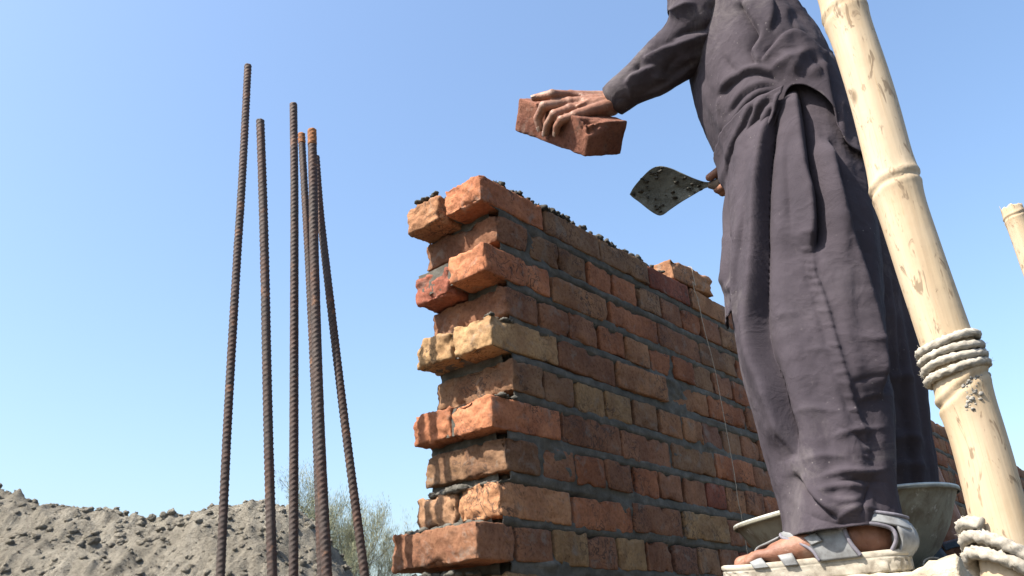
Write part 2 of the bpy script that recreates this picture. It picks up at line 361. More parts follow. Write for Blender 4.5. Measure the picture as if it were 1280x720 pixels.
for k in range(1, 25):
    zt = -(k - 1) * CP + dz.get(k, 0); zb = zt - BH
    s0 = start.get(k, .0 if k % 2 else .05); stretcher = (k % 2 == 1)
    u = s0; i = 0; step = MOD if stretcher else MOD / 2
    while u < WL:
        seed += 1
        ju, jz, jw = rng.normal(0, .0022), rng.normal(0, .0014), rng.normal(0, .002)
        L = step - .009 - abs(rng.normal(0, .003)); near = u < 1.9 and k <= 12
        cell = .006 if (near and i == 0) else .0085 if (near and u < .75) else (.014 if near else (.03 if k <= 11 else .06))
        key = near_col.get((k, i)) or SEQ[(seed * 7 + k * 3 + i * 5) % len(SEQ)]
        c = np.array(PAL[key]) * rng.uniform(.72, .92)
        depth = .109 if stretcher else WT - .004
        if key == 'y' and not stretcher and False: pass
        if stretcher and i == 0 and k in near_over: c = np.array(PAL[near_over[k]]) * 1.22  # end stretchers: brick colour raised to add to their sunlit look
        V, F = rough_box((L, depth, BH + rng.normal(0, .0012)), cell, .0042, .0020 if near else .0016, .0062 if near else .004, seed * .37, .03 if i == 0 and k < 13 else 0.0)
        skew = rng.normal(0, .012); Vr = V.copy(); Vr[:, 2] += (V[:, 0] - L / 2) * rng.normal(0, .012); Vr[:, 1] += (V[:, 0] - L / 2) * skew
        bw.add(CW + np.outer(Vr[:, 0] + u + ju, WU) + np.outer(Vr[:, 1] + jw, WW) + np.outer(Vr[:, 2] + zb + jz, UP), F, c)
        if stretcher:                        # the second leaf behind
            seed += 1; c = np.array(PAL[far_col.get(k, 'b') if i == 0 else SEQ[seed % len(SEQ)]]) * rng.uniform(1.0, 1.15) * (1.0 if i == 0 else .8)
            V, F = rough_box((L, .109, BH), .006 if i == 0 and k < 13 else .05, .007, .0028, .011, seed * .37, .03 if i == 0 and k < 13 else 0.0)
            off = {1: -.012, 3: .012, 9: .0, 7: .006}.get(k, 0) if i == 0 else 0
            V[:, 2] += (-.010 if (k in (1, 3) and i == 0) else 0)
            bw.add(CW + np.outer(V[:, 0] + u + off, WU) + np.outer(V[:, 1] + WT - .113, WW) + np.outer(V[:, 2] + zb, UP), F, c)
        u += step + rng.normal(0, .0015); i += 1
bw.obj('brickwork', MB, wall, origin=tuple(wall.location))

# mortar: a rough face sheet per long side plus a core block per course
mo = Geo()
def mortar_sheet(w_face, sgn, ulist, zlist):
    U_, Z_ = np.meshgrid(ulist, zlist); P = np.stack([U_.ravel(), np.full(U_.size, w_face), Z_.ravel()], 1)
    kk = np.floor(-P[:, 2] / CP); fr = -P[:, 2] - kk * CP               # distance below the course top
    joint = sstep(fr, BH - .010, BH - .001) * (1 - sstep(fr, CP - .002, CP + .004)) + sstep(fr, .006, .0)
    n1 = fbm(P * np.array([9, 1, 30]), 4); n2 = fbm(P * np.array([30, 1, 45]) + 9, 3); n3 = perlin(P * np.array([3.2, 1, 7]) + 4)
    bed = -.0016 + .0030 * n2 + .0034 * n1
    deep = -.017 + .014 * np.clip(n3 * 2.2, 0, 1)
    h = np.where(True, joint * bed + (1 - np.clip(joint, 0, 1)) * (deep + .006 * n2), 0)
    smear = np.clip(n3 + .35 * n1 - .62, 0, 1); h = h + smear * .03
    kc = np.clip(kk.astype(int) + 1, 1, 24); s = np.array([0] + [start.get(k, .0 if k % 2 else .05) for k in range(1, 26)])
    # at the toothed end the sheet follows the ledges
    P[:, 0] = np.maximum(P[:, 0], np.maximum(s[kc], s[np.minimum(kc + 1, 25)] * (fr > BH)) + .012)
    P[:, 1] = w_face - sgn * h
    return CW + np.outer(P[:, 0], WU) + np.outer(P[:, 1], WW) + np.outer(P[:, 2], UP), grid_faces(len(ulist), len(zlist))
V, F = mortar_sheet(0.0015, 1, np.concatenate([np.arange(0, 1.9, .007), np.arange(1.9, WL - .05, .03)]), np.concatenate([np.arange(-.012, -.98, -.0055), np.arange(-.985, -2.0, -.02)]))
mo.add(V, F)
for k in range(1, 25):
    s0 = start.get(k, .0 if k % 2 else .05); s1 = start.get(k + 1, .0 if k % 2 == 0 else .05)
    zt = -(k - 1) * CP
    for (ua, za, zb_) in ((s0 + .014, zt - .006, zt - BH + .004), (max(s0, s1) + .010, zt - BH + .006, zt - CP - .005)):
        nu = 26; uu = np.linspace(0, 1, nu) ** 2 * (WL - .1 - ua) + ua
        ww = np.linspace(.030, WT - .012, 26); zz = np.linspace(za, zb_, 6)
        V, F = rough_box((WL - .15 - ua, WT - .05, za - zb_), .2, .003, .0, .0, k)
        mo.add(CW + np.outer(V[:, 0] + ua + .02, WU) + np.outer(V[:, 1] + .025, WW) + np.outer(V[:, 2] + zb_, UP), F)
        # rough end face of the joint
        W_, Z_ = np.meshgrid(ww, zz); P = np.stack([np.full(W_.size, ua), W_.ravel(), Z_.ravel()], 1)
        P[:, 0] += .004 * fbm(P * 60 + k, 3) + .008 * np.clip(-fbm(P * 25 + 3 * k, 2), 0, 1)
        mo.add(CW + np.outer(P[:, 0], WU) + np.outer(P[:, 1], WW) + np.outer(P[:, 2], UP), grid_faces(26, 6)[::-1])
def ooze(u0, u1, w0, w1, z, n, r0, r1, g_):
    for q in range(n):
        r = rng.uniform(r0, r1); c = wp(rng.uniform(u0, u1), rng.uniform(w0, w1), z + r * .25)
        V, F = lump(c, r, rng.uniform(0, 90), .62, .55, 11, 8); g_.add(V, F)
zt = lambda k: -(k - 1) * CP + dz.get(k, 0)
ooze(.02, .09, .0, .03, zt(5), 26, .003, .008, mo); ooze(.02, .10, -.002, .03, zt(7), 34, .003, .009, mo)
ooze(.02, .05, .02, .08, zt(9), 30, .003, .010, mo); ooze(-.045, .02, .02, .20, zt(10), 90, .003, .012, mo); ooze(.015, .05, .1, .2, zt(9), 60, .004, .013, mo)
ooze(-.05, .02, .05, .2, zt(11), 40, .004, .012, mo); ooze(-.03, .02, .12, .2, zt(10) - .045, 0, .004, .01, mo)
mo.obj('mortar', MM, wall, origin=tuple(wall.location))
# wet bed spread along the top of the near stretch
tb = Geo(); ul = np.arange(.05, .80, .006); wlst = np.arange(.004, .226, .006)
U_, W_ = np.meshgrid(ul, wlst); P = np.stack([U_.ravel(), W_.ravel(), np.zeros(U_.size)], 1)
e = sstep(P[:, 1], .0, .018) * sstep(.23 - P[:, 1], .0, .02) * sstep(P[:, 0], .05, .10) * sstep(P[:, 0], .80, .70)
P[:, 2] = e * (.010 + .010 * fbm(P * 30, 4) + .008 * fbm(P * 75, 2)) - .004
tb.add(CW + np.outer(P[:, 0], WU) + np.outer(P[:, 1], WW) + np.outer(P[:, 2], UP), grid_faces(len(ul), len(wlst)))
for q in range(520):
    uu = rng.uniform(.06, .74); r = rng.uniform(.003, .0095) * (1 if rng.random() < .8 else 1.35)
    dens = .5 + .5 * math.sin(uu * 37) * math.sin(uu * 13 + 1)
    if rng.random() > .35 + .65 * dens: continue
    V, F = lump(wp(uu, rng.uniform(.004, .05), .003 + rng.uniform(0, .014) * dens), r, rng.uniform(0, 90), .8, .7, 8, 6); tb.add(V, F)
ooze(.0, .03, .14, .21, .004, 40, .003, .009, tb); ooze(.03, .7, .16, .225, .006, 120, .004, .01, tb); ooze(.79, .80, .0, .02, .004, 6, .004, .009, tb)
tb.obj('mortar_bed', MMW, wall, origin=tuple(wall.location))

# loose brick on top
lb = Geo(); V, F = rough_box((.225, .109, .066), .006, .004, .002, .008, 71.3)
x = V[:, 0] / .225; V += .7 * np.stack([0 * x, .008 * fbm(V * 45 + 3, 3) * sstep(x, .6, .75), 0.006 * (fbm(V * 55, 3) - .3) * sstep(x, .5, .65) * sstep(V[:, 2], .03, .06)], 1)
ca, sa = math.cos(math.radians(-4)), math.sin(math.radians(-4)); Vx = V[:, 0] * ca - V[:, 1] * sa; Vy = V[:, 0] * sa + V[:, 1] * ca
lb.add(CW + np.outer(Vx + .865, WU) + np.outer(Vy + .004, WW) + np.outer(V[:, 2] + .006, UP), F, PAL['k'])
o = lb.obj('loose_brick', MB, origin=tuple(wp(.97, .05, .004)))
tag(o, 'single orange brick with a chipped end lying on top of the wall', 'brick')

# mason's string hanging down from it
pts = [(866, 352), (868, 362), (873, 378), (880, 410), (893, 460), (903, 510), (912, 560), (919, 600), (922, 622), (928, 652), (934, 690), (938, 730)]
Pn = CW - WW * .009
S = catmull(on_plane(np.array([p[0] for p in pts]), np.array([p[1] for p in pts]), Pn, WW), 80)
S += .0012 * np.stack([perlin(S * 60), perlin(S * 60 + 7), 0 * S[:, 0]], 1)
wrap = [wp(.975, -.008, .012), wp(.975, -.006, .05), wp(.976, .0, .078), wp(.977, .05, .080), wp(.978, .10, .078), wp(.978, .122, .05)]
g = Geo(); g.add(*tube(S, .0011, 6)); g.add(*tube(catmull(np.vstack([S[:1], wrap]), 40), .0011, 6))
tag(g.obj('string', MSTRING, origin=tuple(S[0])), "thin pale mason's string hanging down the shaded face of the wall", 'string')

# ------------------------------------------------------------------ rebars
bars = [([(310, 82), (303, 220), (296, 330), (285, 520), (275.5, 720)], 1.68, 0.0091, 'tallest rusty rebar, standing leftmost of the bundle and leaning right'),
        ([(325.5, 151), (328.5, 240), (331, 330), (335, 520), (340.5, 720)], 1.57, 0.0094, 'rusty rebar second from the left, between the tallest bar and the upright middle bar'),
        ([(366.8, 130), (368, 230), (368, 330), (367.5, 520), (367, 720)], 1.65, 0.0087, 'dark upright rebar standing vertical in the middle of the bundle'),
        ([(377, 168), (381, 240), (386, 330), (394, 500), (402, 720)], 1.74, 0.0088, 'thin orange-tipped rebar squeezed between the upright middle bar and the thicker orange-tipped one'),
        ([(390, 163), (391.5, 240), (393, 330), (399, 520), (408.5, 720)], 1.60, 0.0098, 'thick rebar with an orange rusted tip, standing in front of a bar bending right'),
        ([(395, 196), (400, 262), (407.5, 330), (430, 520), (456, 720)], 1.70, 0.0091, 'rusty rebar bending away right towards the brick wall')]
for (pp, Y, r, lab) in bars:
    q = np.array(pp, float); q = np.vstack([q, q[-1] + (q[-1] - q[-2]) * 2.2])
    P = atY(q[:, 0], q[:, 1], Y); P = P[P[:, 2] > -.3]; L = np.linalg.norm(np.diff(P, axis=0), axis=1).sum()
    P = catmull(P, 400); cl_ = np.concatenate([[0], np.cumsum(np.linalg.norm(np.diff(P, axis=0), axis=1))]); L = cl_[-1]; tt_ = np.linspace(0, L, int(L / .0021)); P = np.stack([np.interp(tt_, cl_, P[:, c_]) for c_ in range(3)], 1); m = len(P); nth = 16; s_ = np.linspace(0, L, m)[:, None]; th = np.linspace(0, 2 * np.pi, nth, endpoint=False)[None]
    tw = random.uniform(0, 3)
    half = np.where(np.sin(th + tw) > 0, 1, -1)
    ph = (s_ + half * r * .55 * np.cos(th + tw)) / .0105 * 2 * np.pi + (half > 0) * 2.0
    rib = sstep(np.sin(ph), .45, .9) * sstep(np.abs(np.sin(th + tw)), .15, .5)
    lon = sstep(np.abs(np.cos(th + tw)), .93, .99)
    R_ = .92 * r * (1 + .02 * np.random.default_rng(3).normal(size=(m, nth))) + .0011 * np.maximum(rib, lon)
    g = Geo(); g.add(*tube(P, R_, nth))
    bar = g.obj('rebar', MRB, origin=tuple(P[-1]))
    if pp[0][0] in (377, 390):
        k_ = 20 if pp[0][0] == 390 else 14; gt = Geo(); gt.add(*tube(np.vstack([P[:1] + (P[:1] - P[1:2]) * .4, P[1:k_]]), R_[:k_] + .0004, nth)); tip = gt.obj('rusted_tip', MTIP, None, origin=tuple(P[-1])); tip.parent = bar; tip.matrix_parent_inverse = Matrix.Translation(-bar.location)
    tag(bar, lab, 'rebar', 'rebars rising beside the wall end')

# ------------------------------------------------------------------ bamboo
def bamboo(P, r, nodes, name, label, split=False, sd=0):
    P = np.asarray(P, float); L = np.linalg.norm(np.diff(P, axis=0), axis=1).sum(); m = int(L / .006); P = catmull(P, m); nth = 36
    th = np.linspace(0, 2 * np.pi, nth, endpoint=False)[None]; z = P[:, 2][:, None]; R_ = np.full((m, nth), r) * (1 + .012 * perlin(np.stack([np.cos(th) + 0 * z, np.sin(th) + 0 * z, z * 4 + sd + 0 * th], -1)))
    for zn, tilt in nodes:
        d = z - zn - tilt * np.cos(th - 2.0) * r + .004 * perlin(np.stack([np.cos(th) * 2 + 0 * z, np.sin(th) * 2 + 0 * z, 0 * z + zn * 9 + sd + 0 * th], -1))
        R_ = R_ + .0026 * np.exp(-(d / .026) ** 2) + .0017 * np.exp(-((d - .006) / .0035) ** 2) - .0026 * np.exp(-((d + .003) / .0028) ** 2) + .0006 * np.exp(-((d + .010) / .004) ** 2)
    V, F = tube(P, R_, nth)
    if split:                                # splintered, cut top end
        top = V[:nth * 6].reshape(6, nth, 3); jag = np.abs(fbm(np.stack([np.cos(th[0]) * 1.2, np.sin(th[0]) * 1.2, 0 * th[0] + 3], 1), 3)) * .03
        for a in range(6): V[a * nth:(a + 1) * nth, 2] += jag * (1 - a / 6)
    g = Geo(); g.add(V, F); o = g.obj(name, MBAM, origin=tuple(P[-1] * np.array([1, 1, 0])))
    return tag(o, label, 'bamboo pole', 'bamboo scaffold poles')
yy = np.array([-260, -120, 15, 120, 235, 320, 400, 485, 560, 640, 720, 790])
xx = np.array([975, 1012, 1056, 1090, 1120, 1147, 1174, 1203, 1226, 1247, 1266, 1282])
PP = atY(xx, yy, 1.0); pole_r = .0308
PP = np.vstack([PP, [PP[-1][0] + .002, 1.0, .5], [PP[-1][0] + .004, 1.0, -.2]])
zn = [atY(1056, 15, 1.0)[2], atY(1120, 232, 1.0)[2], atY(1203, 487, 1.0)[2], atY(1270, 735, 1.0)[2] - .03, PP[0][2] - .12, .62, .3]
pole = bamboo(PP, pole_r, [(z, t) for z, t in zip(zn, (.3, .25, .5, .2, .2, .2, .2))], 'bamboo_pole', 'thick pale bamboo scaffold pole in the foreground, wrapped with rope', sd=2)
b0 = atY(1265, 262, 2.6)
P2 = [b0, b0 + np.array([.004, 0, -.5]), b0 + np.array([-.006, .0, -1.2]), np.array([b0[0], b0[1], -.2])]
bamboo(P2, .033, [(b0[2] - .03, .2), (b0[2] - .36, .2), (b0[2] - .72, .2), (b0[2] - 1.1, .2)], 'bamboo_pole', 'farther bamboo pole with a split cut top at the right edge', True, 9)

pole_axis_pre = lambda y: np.interp(y, yy, xx)
ms = Geo()
for q in range(110):
    px_, py_ = rng.normal(1211, 5.5), rng.normal(487, 11); r_ = ray(px_, py_); a_ = pole_axis_pre(py_); dd_ = np.array([r_[0] / r_[1], 0]);
    c_ = atY(px_, py_, 1.0 - pole_r * .93); ax_ = atY(a_, py_, 1.0); vx = c_[0] - ax_[0]; c_[1] = 1.0 - math.sqrt(max(1e-6, (pole_r - .0003) ** 2 - min(vx * vx, .0009))); c_ = atY(px_, py_, c_[1])
    V, F = lump(c_, rng.uniform(.0012, .0034), rng.uniform(0, 90), .8, .7, 7, 5); ms.add(V, F)
mso = ms.obj('mortar_splash', MDRY, None, origin=tuple(pole.location)); mso.parent = pole; mso.matrix_parent_inverse = Matrix.Translation(-pole.location)
def rope_path(S, r, name, label):
    S = np.asarray(S); L = np.linalg.norm(np.diff(S, axis=0), axis=1).sum(); m = int(L / .0028)
    t = np.concatenate([[0], np.cumsum(np.linalg.norm(np.diff(S, axis=0), axis=1))]); tt = np.linspace(0, L, m)
    S = np.stack([np.interp(tt, t, S[:, c]) for c in range(3)], 1)
    th = np.linspace(0, 2 * np.pi, 14, endpoint=False)[None]; R_ = r * (1 + .22 * np.abs(np.sin(1.5 * (th + tt[:, None] / .006))) - .1) + r * .12 * np.random.default_rng(5).normal(size=(m, 14))
    g = Geo(); g.add(*tube(S, R_, 14))
    T, A, B = frames(S)                      # loose fibres
    for k in range(int(m * .9)):
        i = rng.integers(1, m - 1); a = rng.uniform(0, 6.28); n_ = A[i] * math.cos(a) + B[i] * math.sin(a); p0 = S[i] + n_ * r * .9
        p1 = p0 + n_ * rng.uniform(.001, .005) + T[i] * rng.normal(0, .004) + UP * rng.normal(0, .002); q = np.cross(n_, T[i]) * .00035
        g.add([p0 - q, p0 + q, p1 + q * .3, p1 - q * .3], [(0, 1, 2, 3)])
    return g.obj(name, MROPE, origin=tuple(S[0]))
def pole_axis(z):
    i = np.argsort(PP[:, 2]); return np.stack([np.interp(z, PP[i, 2], PP[i, 0]), np.interp(z, PP[i, 2], PP[i, 1])], -1)
def wraps(zc, pitch, n, r, tilt, extra=0.0):
    a = np.linspace(0, 2 * np.pi * n, int(60 * n)); z = zc + pitch * (a / (2 * np.pi) - n / 2); ax = pole_axis(z)
    wob = .0011 * np.sin(a * 1.3 + 1) + .0007 * np.sin(a * 2.7)
    rr = pole_r + r * .62 + extra
    return np.stack([ax[:, 0] + rr * np.cos(a), ax[:, 1] + rr * np.sin(a), z + tilt * np.cos(a) + wob], 1)
zr = atY(1190, 438, .965)[2]
o = rope_path(wraps(zr - .002, .0122, 4.1, .0049, .003, .0008), .0049, 'rope', '')
tag(o, 'four turns of jute rope wrapped round the middle of the foreground bamboo pole', 'rope')
zr2 = atY(1236, 690, .965)[2]
S2 = np.vstack([wraps(zr2 - .014, .016, 2.6, .0075, -.030, .003)])
o = rope_path(S2, .0068, 'rope', '')
tag(o, 'thicker frayed rope lashing at the foot of the foreground bamboo pole', 'rope')

# ------------------------------------------------------------------ plank and ledger
ZP = HC + .076                                # top of the working plank
FW = np.array([-.806, .592, 0]); RT = np.array([.592, .806, 0])   # the worker's forward and right
heel = np.array([.500, 1.188, ZP])
pk = Geo(); V, F = rough_box((1.5, .30, .05), .012, .006, .003, .012, 5.5)
V[:, 2] += .004 * fbm(V * 30 + 2, 3) * (V[:, 2] > .03) + (.013 + .012 * fbm(V * 26 + 8, 4)) * sstep(V[:, 0], .0, .02) * (V[:, 2] > .03) * sstep(V[:, 1], .07, .012)
pc = heel + WU * (-.055) - WW * .078
pk.add(pc + np.outer(V[:, 0], WU) + np.outer(V[:, 1], WW) + np.outer(V[:, 2] - .053, UP), F)
tag(pk.obj('scaffold_plank', MWOOD, origin=tuple(pc - UP * .05)), "cement-crusted wooden scaffold plank under the worker's feet", 'plank')
# ledger pole carrying the plank, below the frame
lp = Geo(); a = pole_axis(ZP - .12); c0 = np.array([a[0], a[1], ZP - .095]); d = WW
Lp = np.array([c0 + WU * .075 - d * .35 , c0 + WU * .075 + d * .9]); lp.add(*tube(catmull(Lp, 60), .036, 20))
tag(lp.obj('bamboo_ledger', MBAM, origin=tuple(Lp[0])), 'horizontal bamboo ledger carrying the scaffold plank', 'bamboo pole')

# ------------------------------------------------------------------ sand heap
hp = Geo(); nx, ny = 620, 260; X = np.linspace(-9.5, -.6, nx); Yy = np.linspace(4.2, 11, ny); XX, YY = np.meshgrid(X, Yy)
sx = np.array([-300, -60, 0, 30, 60, 110, 200, 270, 330, 372, 400, 430, 470]); sy = np.array([600, 606, 613, 620, 630, 633, 628, 620, 626, 642, 662, 696, 790])
RY = 7.0; rp = atY(sx, sy, RY); ridge = np.interp(XX, rp[:, 0], rp[:, 2])
prof = np.where(YY < RY, sstep(YY, 4.3, RY + .3) ** 0.9, sstep(YY, 11, RY - .3))
nv = np.stack([XX, YY, 0 * XX], -1)
Z = np.maximum(ridge, 0) * prof + (.15 * fbm(nv * .9 + 2, 3) + .08 * fbm(nv * 2.8, 3) + .022 * fbm(nv * 12, 4)) * sstep(prof, .0, .15) * sstep(ridge, .1, .8) - .02
cl = np.clip(fbm(nv * 7 + 5, 3) - .1, 0, 1); Z += .07 * cl * sstep(ridge, .2, .9) * (prof > .1)
hp.add(np.stack([XX.ravel(), YY.ravel(), Z.ravel()], 1), grid_faces(nx, ny))
zi = lambda x, y: Z[np.clip(((y - 4.2) / 6.8 * (ny - 1)).astype(int), 0, ny - 1), np.clip(((x + 9.5) / 8.9 * (nx - 1)).astype(int), 0, nx - 1)]
cx_, cy_ = rng.uniform(-6.5, -1.2, 9000), rng.uniform(4.6, 7.4, 9000); cz_ = zi(cx_, cy_)
for a_, b_, c_ in zip(cx_, cy_, cz_):
    if c_ < .4: continue
    r = .006 + .034 * rng.random() ** 5; V, F = lump((a_, b_, c_ + r * .1), r, rng.uniform(0, 99), .75, .7, 7, 5); hp.add(V, F)
tag(hp.obj('soil_heap', soil_material('heaped_soil', .82), origin=(-4, 7, 0)), 'long lumpy heap of grey-brown dug soil at the lower left', 'soil heap')

# ------------------------------------------------------------------ tree
trng = np.random.default_rng(21); tr = Geo(); lf = Geo(); TY = 21.0; tb0 = atY(440, 700, TY); tb0 = np.array([tb0[0], TY, 0.0])
tips = []
def branch(p, d, L, r, lev):
    n = 5; P = [np.array(p)]
    for i in range(n):
        d = d + trng.normal(0, .13, 3) + np.array([0, 0, .05]); d /= np.linalg.norm(d); P.append(P[-1] + d * L / n)
    P = np.array(P); tr.add(*tube(P, np.linspace(r, r * .55, len(P)), 6 if lev else 9))
    if lev >= 1: tips.extend([(P[-1], lev, d.copy()), (P[3], lev, d.copy())])
    if lev < 4:
        for k in range(3 if lev else 5):
            a = trng.uniform(0, 6.28); e = np.array([math.cos(a), math.sin(a), trng.uniform(.1, .9)]); nd = d * .55 + e * .75; nd /= np.linalg.norm(nd)
            branch(P[-1 if k == 0 else trng.integers(2, n + 1)], nd, L * trng.uniform(.55, .75), r * .5, lev + 1)
for a in (0.4, 2.3, 4.4): branch(tb0 + np.array([math.cos(a), math.sin(a), 0]) * .1, np.array([math.cos(a) * .25, math.sin(a) * .25, 1.0]), 2.6, .09, 0)
Lv = []
for p, lev, dd in tips:
    if p[2] < 1.6: continue
    k = 62 if lev >= 3 else 30
    c = p + np.outer(trng.uniform(-.35, .3, k), dd) + trng.normal(0, 1, (k, 3)) * .115; a = dd * 1.6 + np.array([0, 0, .5]) + trng.normal(0, .6, (k, 3)); a /= np.linalg.norm(a, axis=1)[:, None]; b = np.cross(a, trng.normal(0, 1, (k, 3))); b /= np.linalg.norm(b, axis=1)[:, None]
    s = trng.uniform(.03, .075, (k, 1)); Lv.append(np.stack([c - a * s, c + b * s * .11, c + a * s, c - b * s * .11], 1))
Lv = np.concatenate(Lv).reshape(-1, 3)
# fit the crown to the height and width it has in the picture
topz = atY(435, 600, TY)[2]; zs = topz / np.percentile(Lv[:, 2], 99.0); xc = (np.percentile(Lv[:, 0], 2) + np.percentile(Lv[:, 0], 98)) / 2; want = (atY(506, 640, TY)[0] - atY(372, 640, TY)[0]); xs = want / (np.percentile(Lv[:, 0], 98) - np.percentile(Lv[:, 0], 2))
xm = atY(438, 640, TY)[0]
def fit(V): return np.stack([(V[:, 0] - xc) * xs + xm, (V[:, 1] - TY) * xs + TY, V[:, 2] * zs], 1)
tree = empty('thorn_tree', (xm, TY, 0)); tag(tree, 'sparse feathery green tree standing behind the soil heap', 'tree')
tr.v = [fit(v) for v in tr.v]; tr.obj('trunk', MBARK, tree, origin=(xm, TY, 0))
lf.add(fit(Lv), [(4 * i, 4 * i + 1, 4 * i + 2, 4 * i + 3) for i in range(len(Lv) // 4)]); lf.obj('crown', MLEAF, tree, smooth=False, origin=(xm, TY, 0))

# ------------------------------------------------------------------ held brick
E1 = np.array([82, -47, -88.0]); E2 = np.array([41, 7.5, 34.0]); E3 = np.array([5, 34, -13.5])      # camera-space axes: right, up, away
def c2w(v): return Rv * v[0] + Uv * v[1] + Fv * v[2]
e1 = c2w(E1); e1 /= np.linalg.norm(e1); e3 = c2w(E3); e3 -= e1 * np.dot(e1, e3); e3 /= np.linalg.norm(e3); e2 = np.cross(e3, e1)
HB = atD(711.5, 157.5, 1.80); hd = np.array([.226, .108, .072])
hbk = Geo(); V, F = rough_box(tuple(hd), .0045, .004, .0013, .0012, 33.1)
dcorner = np.linalg.norm((V - np.array([.226, .0, .072])) / np.array([1, 1.4, .8]), axis=1)       # chipped near upper corner
V -= (np.clip(.036 - dcorner, 0, 1) * (.62 + .5 * fbm(V * 90, 3)))[:, None] * np.array([.75, -.35, .6])
Vc = V - hd / 2; hbk.add(HB + np.outer(Vc[:, 0], e1) + np.outer(Vc[:, 1], e2) + np.outer(Vc[:, 2], e3), F, np.array([.185, .084, .058]))
o = hbk.obj('held_brick', MB, origin=tuple(HB)); tag(o, "dark red brick with a chipped corner gripped in the worker's raised hand", 'brick')
def BP(a, b, c): return HB + e1 * a * hd[0] + e2 * b * hd[1] + e3 * c * hd[2]
_p0 = np.array(proj(HB)); _J = [np.array(proj(HB + v)) - _p0 for v in (e1 * hd[0], e2 * hd[1], e3 * hd[2])]
def bfix_b(x, y, b):                          # brick-frame point seen at a pixel with its second coordinate known
    P = np.array([0.0, 0.0])
    for _ in range(6):
        q = BP(P[0], b, P[1]); r = np.array([x, y]) - np.array(proj(q)); P = P + np.linalg.solve(np.stack([_J[0], _J[2]], 1), r)
    return BP(P[0], b, P[1])
def bfix_c(x, y, c):
    P = np.array([0.0, 0.0])
    for _ in range(6):
        q = BP(P[0], P[1], c); r = np.array([x, y]) - np.array(proj(q)); P = P + np.linalg.solve(np.stack([_J[0], _J[1]], 1), r)
    return BP(P[0], P[1], c)

# ------------------------------------------------------------------ the worker's body (one continuous mesh)
body = Geo()
def cap(a, b, ra, rb, n=14): body.add(*capsule(a, b, ra, rb, n))
def chain(pts, rads):
    for i in range(len(pts) - 1): cap(pts[i], pts[i + 1], rads[i], rads[i + 1])
wristL = bfix_b(766, 126, .62)
mcp = {'i': bfix_b(713, 120, .10), 'm': bfix_b(711, 129, -.12), 'r': bfix_b(712, 137, -.27), 'p': bfix_b(718, 145, -.38)}
fing = {'i': [mcp['i'], bfix_c(690, 118, .86), bfix_c(676, 121, .72), bfix_c(668, 122.5, .66)],
        'm': [mcp['m'], bfix_b(680, 133, -.60), bfix_b(672, 148, -.62), bfix_b(675, 160, -.60)],
        'r': [mcp['r'], bfix_b(693, 143, -.60), bfix_b(684.5, 156, -.62), bfix_b(682, 166, -.60)],
        'p': [mcp['p'], bfix_b(702, 150, -.59), bfix_b(696, 158, -.61), bfix_b(695, 166, -.59)]}
frad = {'i': (.0120, .0104, .0094, .0080), 'm': (.0124, .0108, .0096, .0082), 'r': (.0118, .0102, .0092, .0078), 'p': (.0106, .0092, .0084, .0072)}
for k in 'imrp':
    chain(fing[k], frad[k]); cap(fing[k][1], fing[k][1] + 1e-9, frad[k][1] * 1.12, frad[k][1] * 1.12); cap(mcp[k], mcp[k] + 1e-9, frad[k][0] * 1.16, frad[k][0] * 1.16)
wl_ = wristL; wside = (mcp['p'] - mcp['i']); wside /= np.linalg.norm(wside)
for k, off in zip('imrp', (-.016, -.005, .006, .016)):
    cap(wl_ + wside * off, mcp[k] * .94 + wl_ * .06, .0145, .0122)
cap(wl_ + wside * .010 - e3 * .012, mcp['p'] * .6 + wl_ * .4 - e3 * .008, .016, .014)
cap(wl_ - wside * .004 - e3 * .01, mcp['m'] * .5 + wl_ * .5 - e3 * .010, .018, .015)
tb_ = BP(.12, .60, .45); chain([wl_ - wside * .016 - e3 * .01, BP(.16, .66, .75), BP(.05, .64, .25), BP(-.02, .60, -.12)], (.016, .0135, .0105, .0085))
# back-of-hand tendons
for k in 'imr': 
    a0 = mcp[k] + e3 * .0045; b0_ = wl_ + e3 * .010 + wside * {'i': -.008, 'm': 0, 'r': .006}[k]; cap(a0 * .92 + b0_ * .08, b0_ * .85 + a0 * .15, .0082, .006)
for (a_, b2_, r_) in (((.30, 'm', 'r'), (.75, 'r', 'p'), .0034), ((.25, 'i', 'm'), (.85, 'm', 'r'), .0034), ((.55, 'r', 'p'), (.95, 'i', 'm'), .003), ((.12, 'r', 'p'), (.5, 'm', 'r'), .003)):
    q0 = (mcp[a_[1]] + mcp[a_[2]]) / 2 * (1 - a_[0]) + wl_ * a_[0] + e3 * .0115; q1 = (mcp[b2_[1]] + mcp[b2_[2]]) / 2 * (1 - b2_[0]) + wl_ * b2_[0] + e3 * .0125
    qm = (q0 + q1) / 2 + wside * .003; chain([q0, qm, q1], (r_, r_, r_))
elbowL = atY(884, 32, 1.335); shoulderL = atY(878, -105, 1.315)
chain([wristL, wristL * .7 + elbowL * .3, elbowL], (.0235, .030, .036)); chain([elbowL, shoulderL], (.038, .05))
shoulderR = shoulderL + RT * .27; elbowR = shoulderR + FW * .10 - UP * .25; 
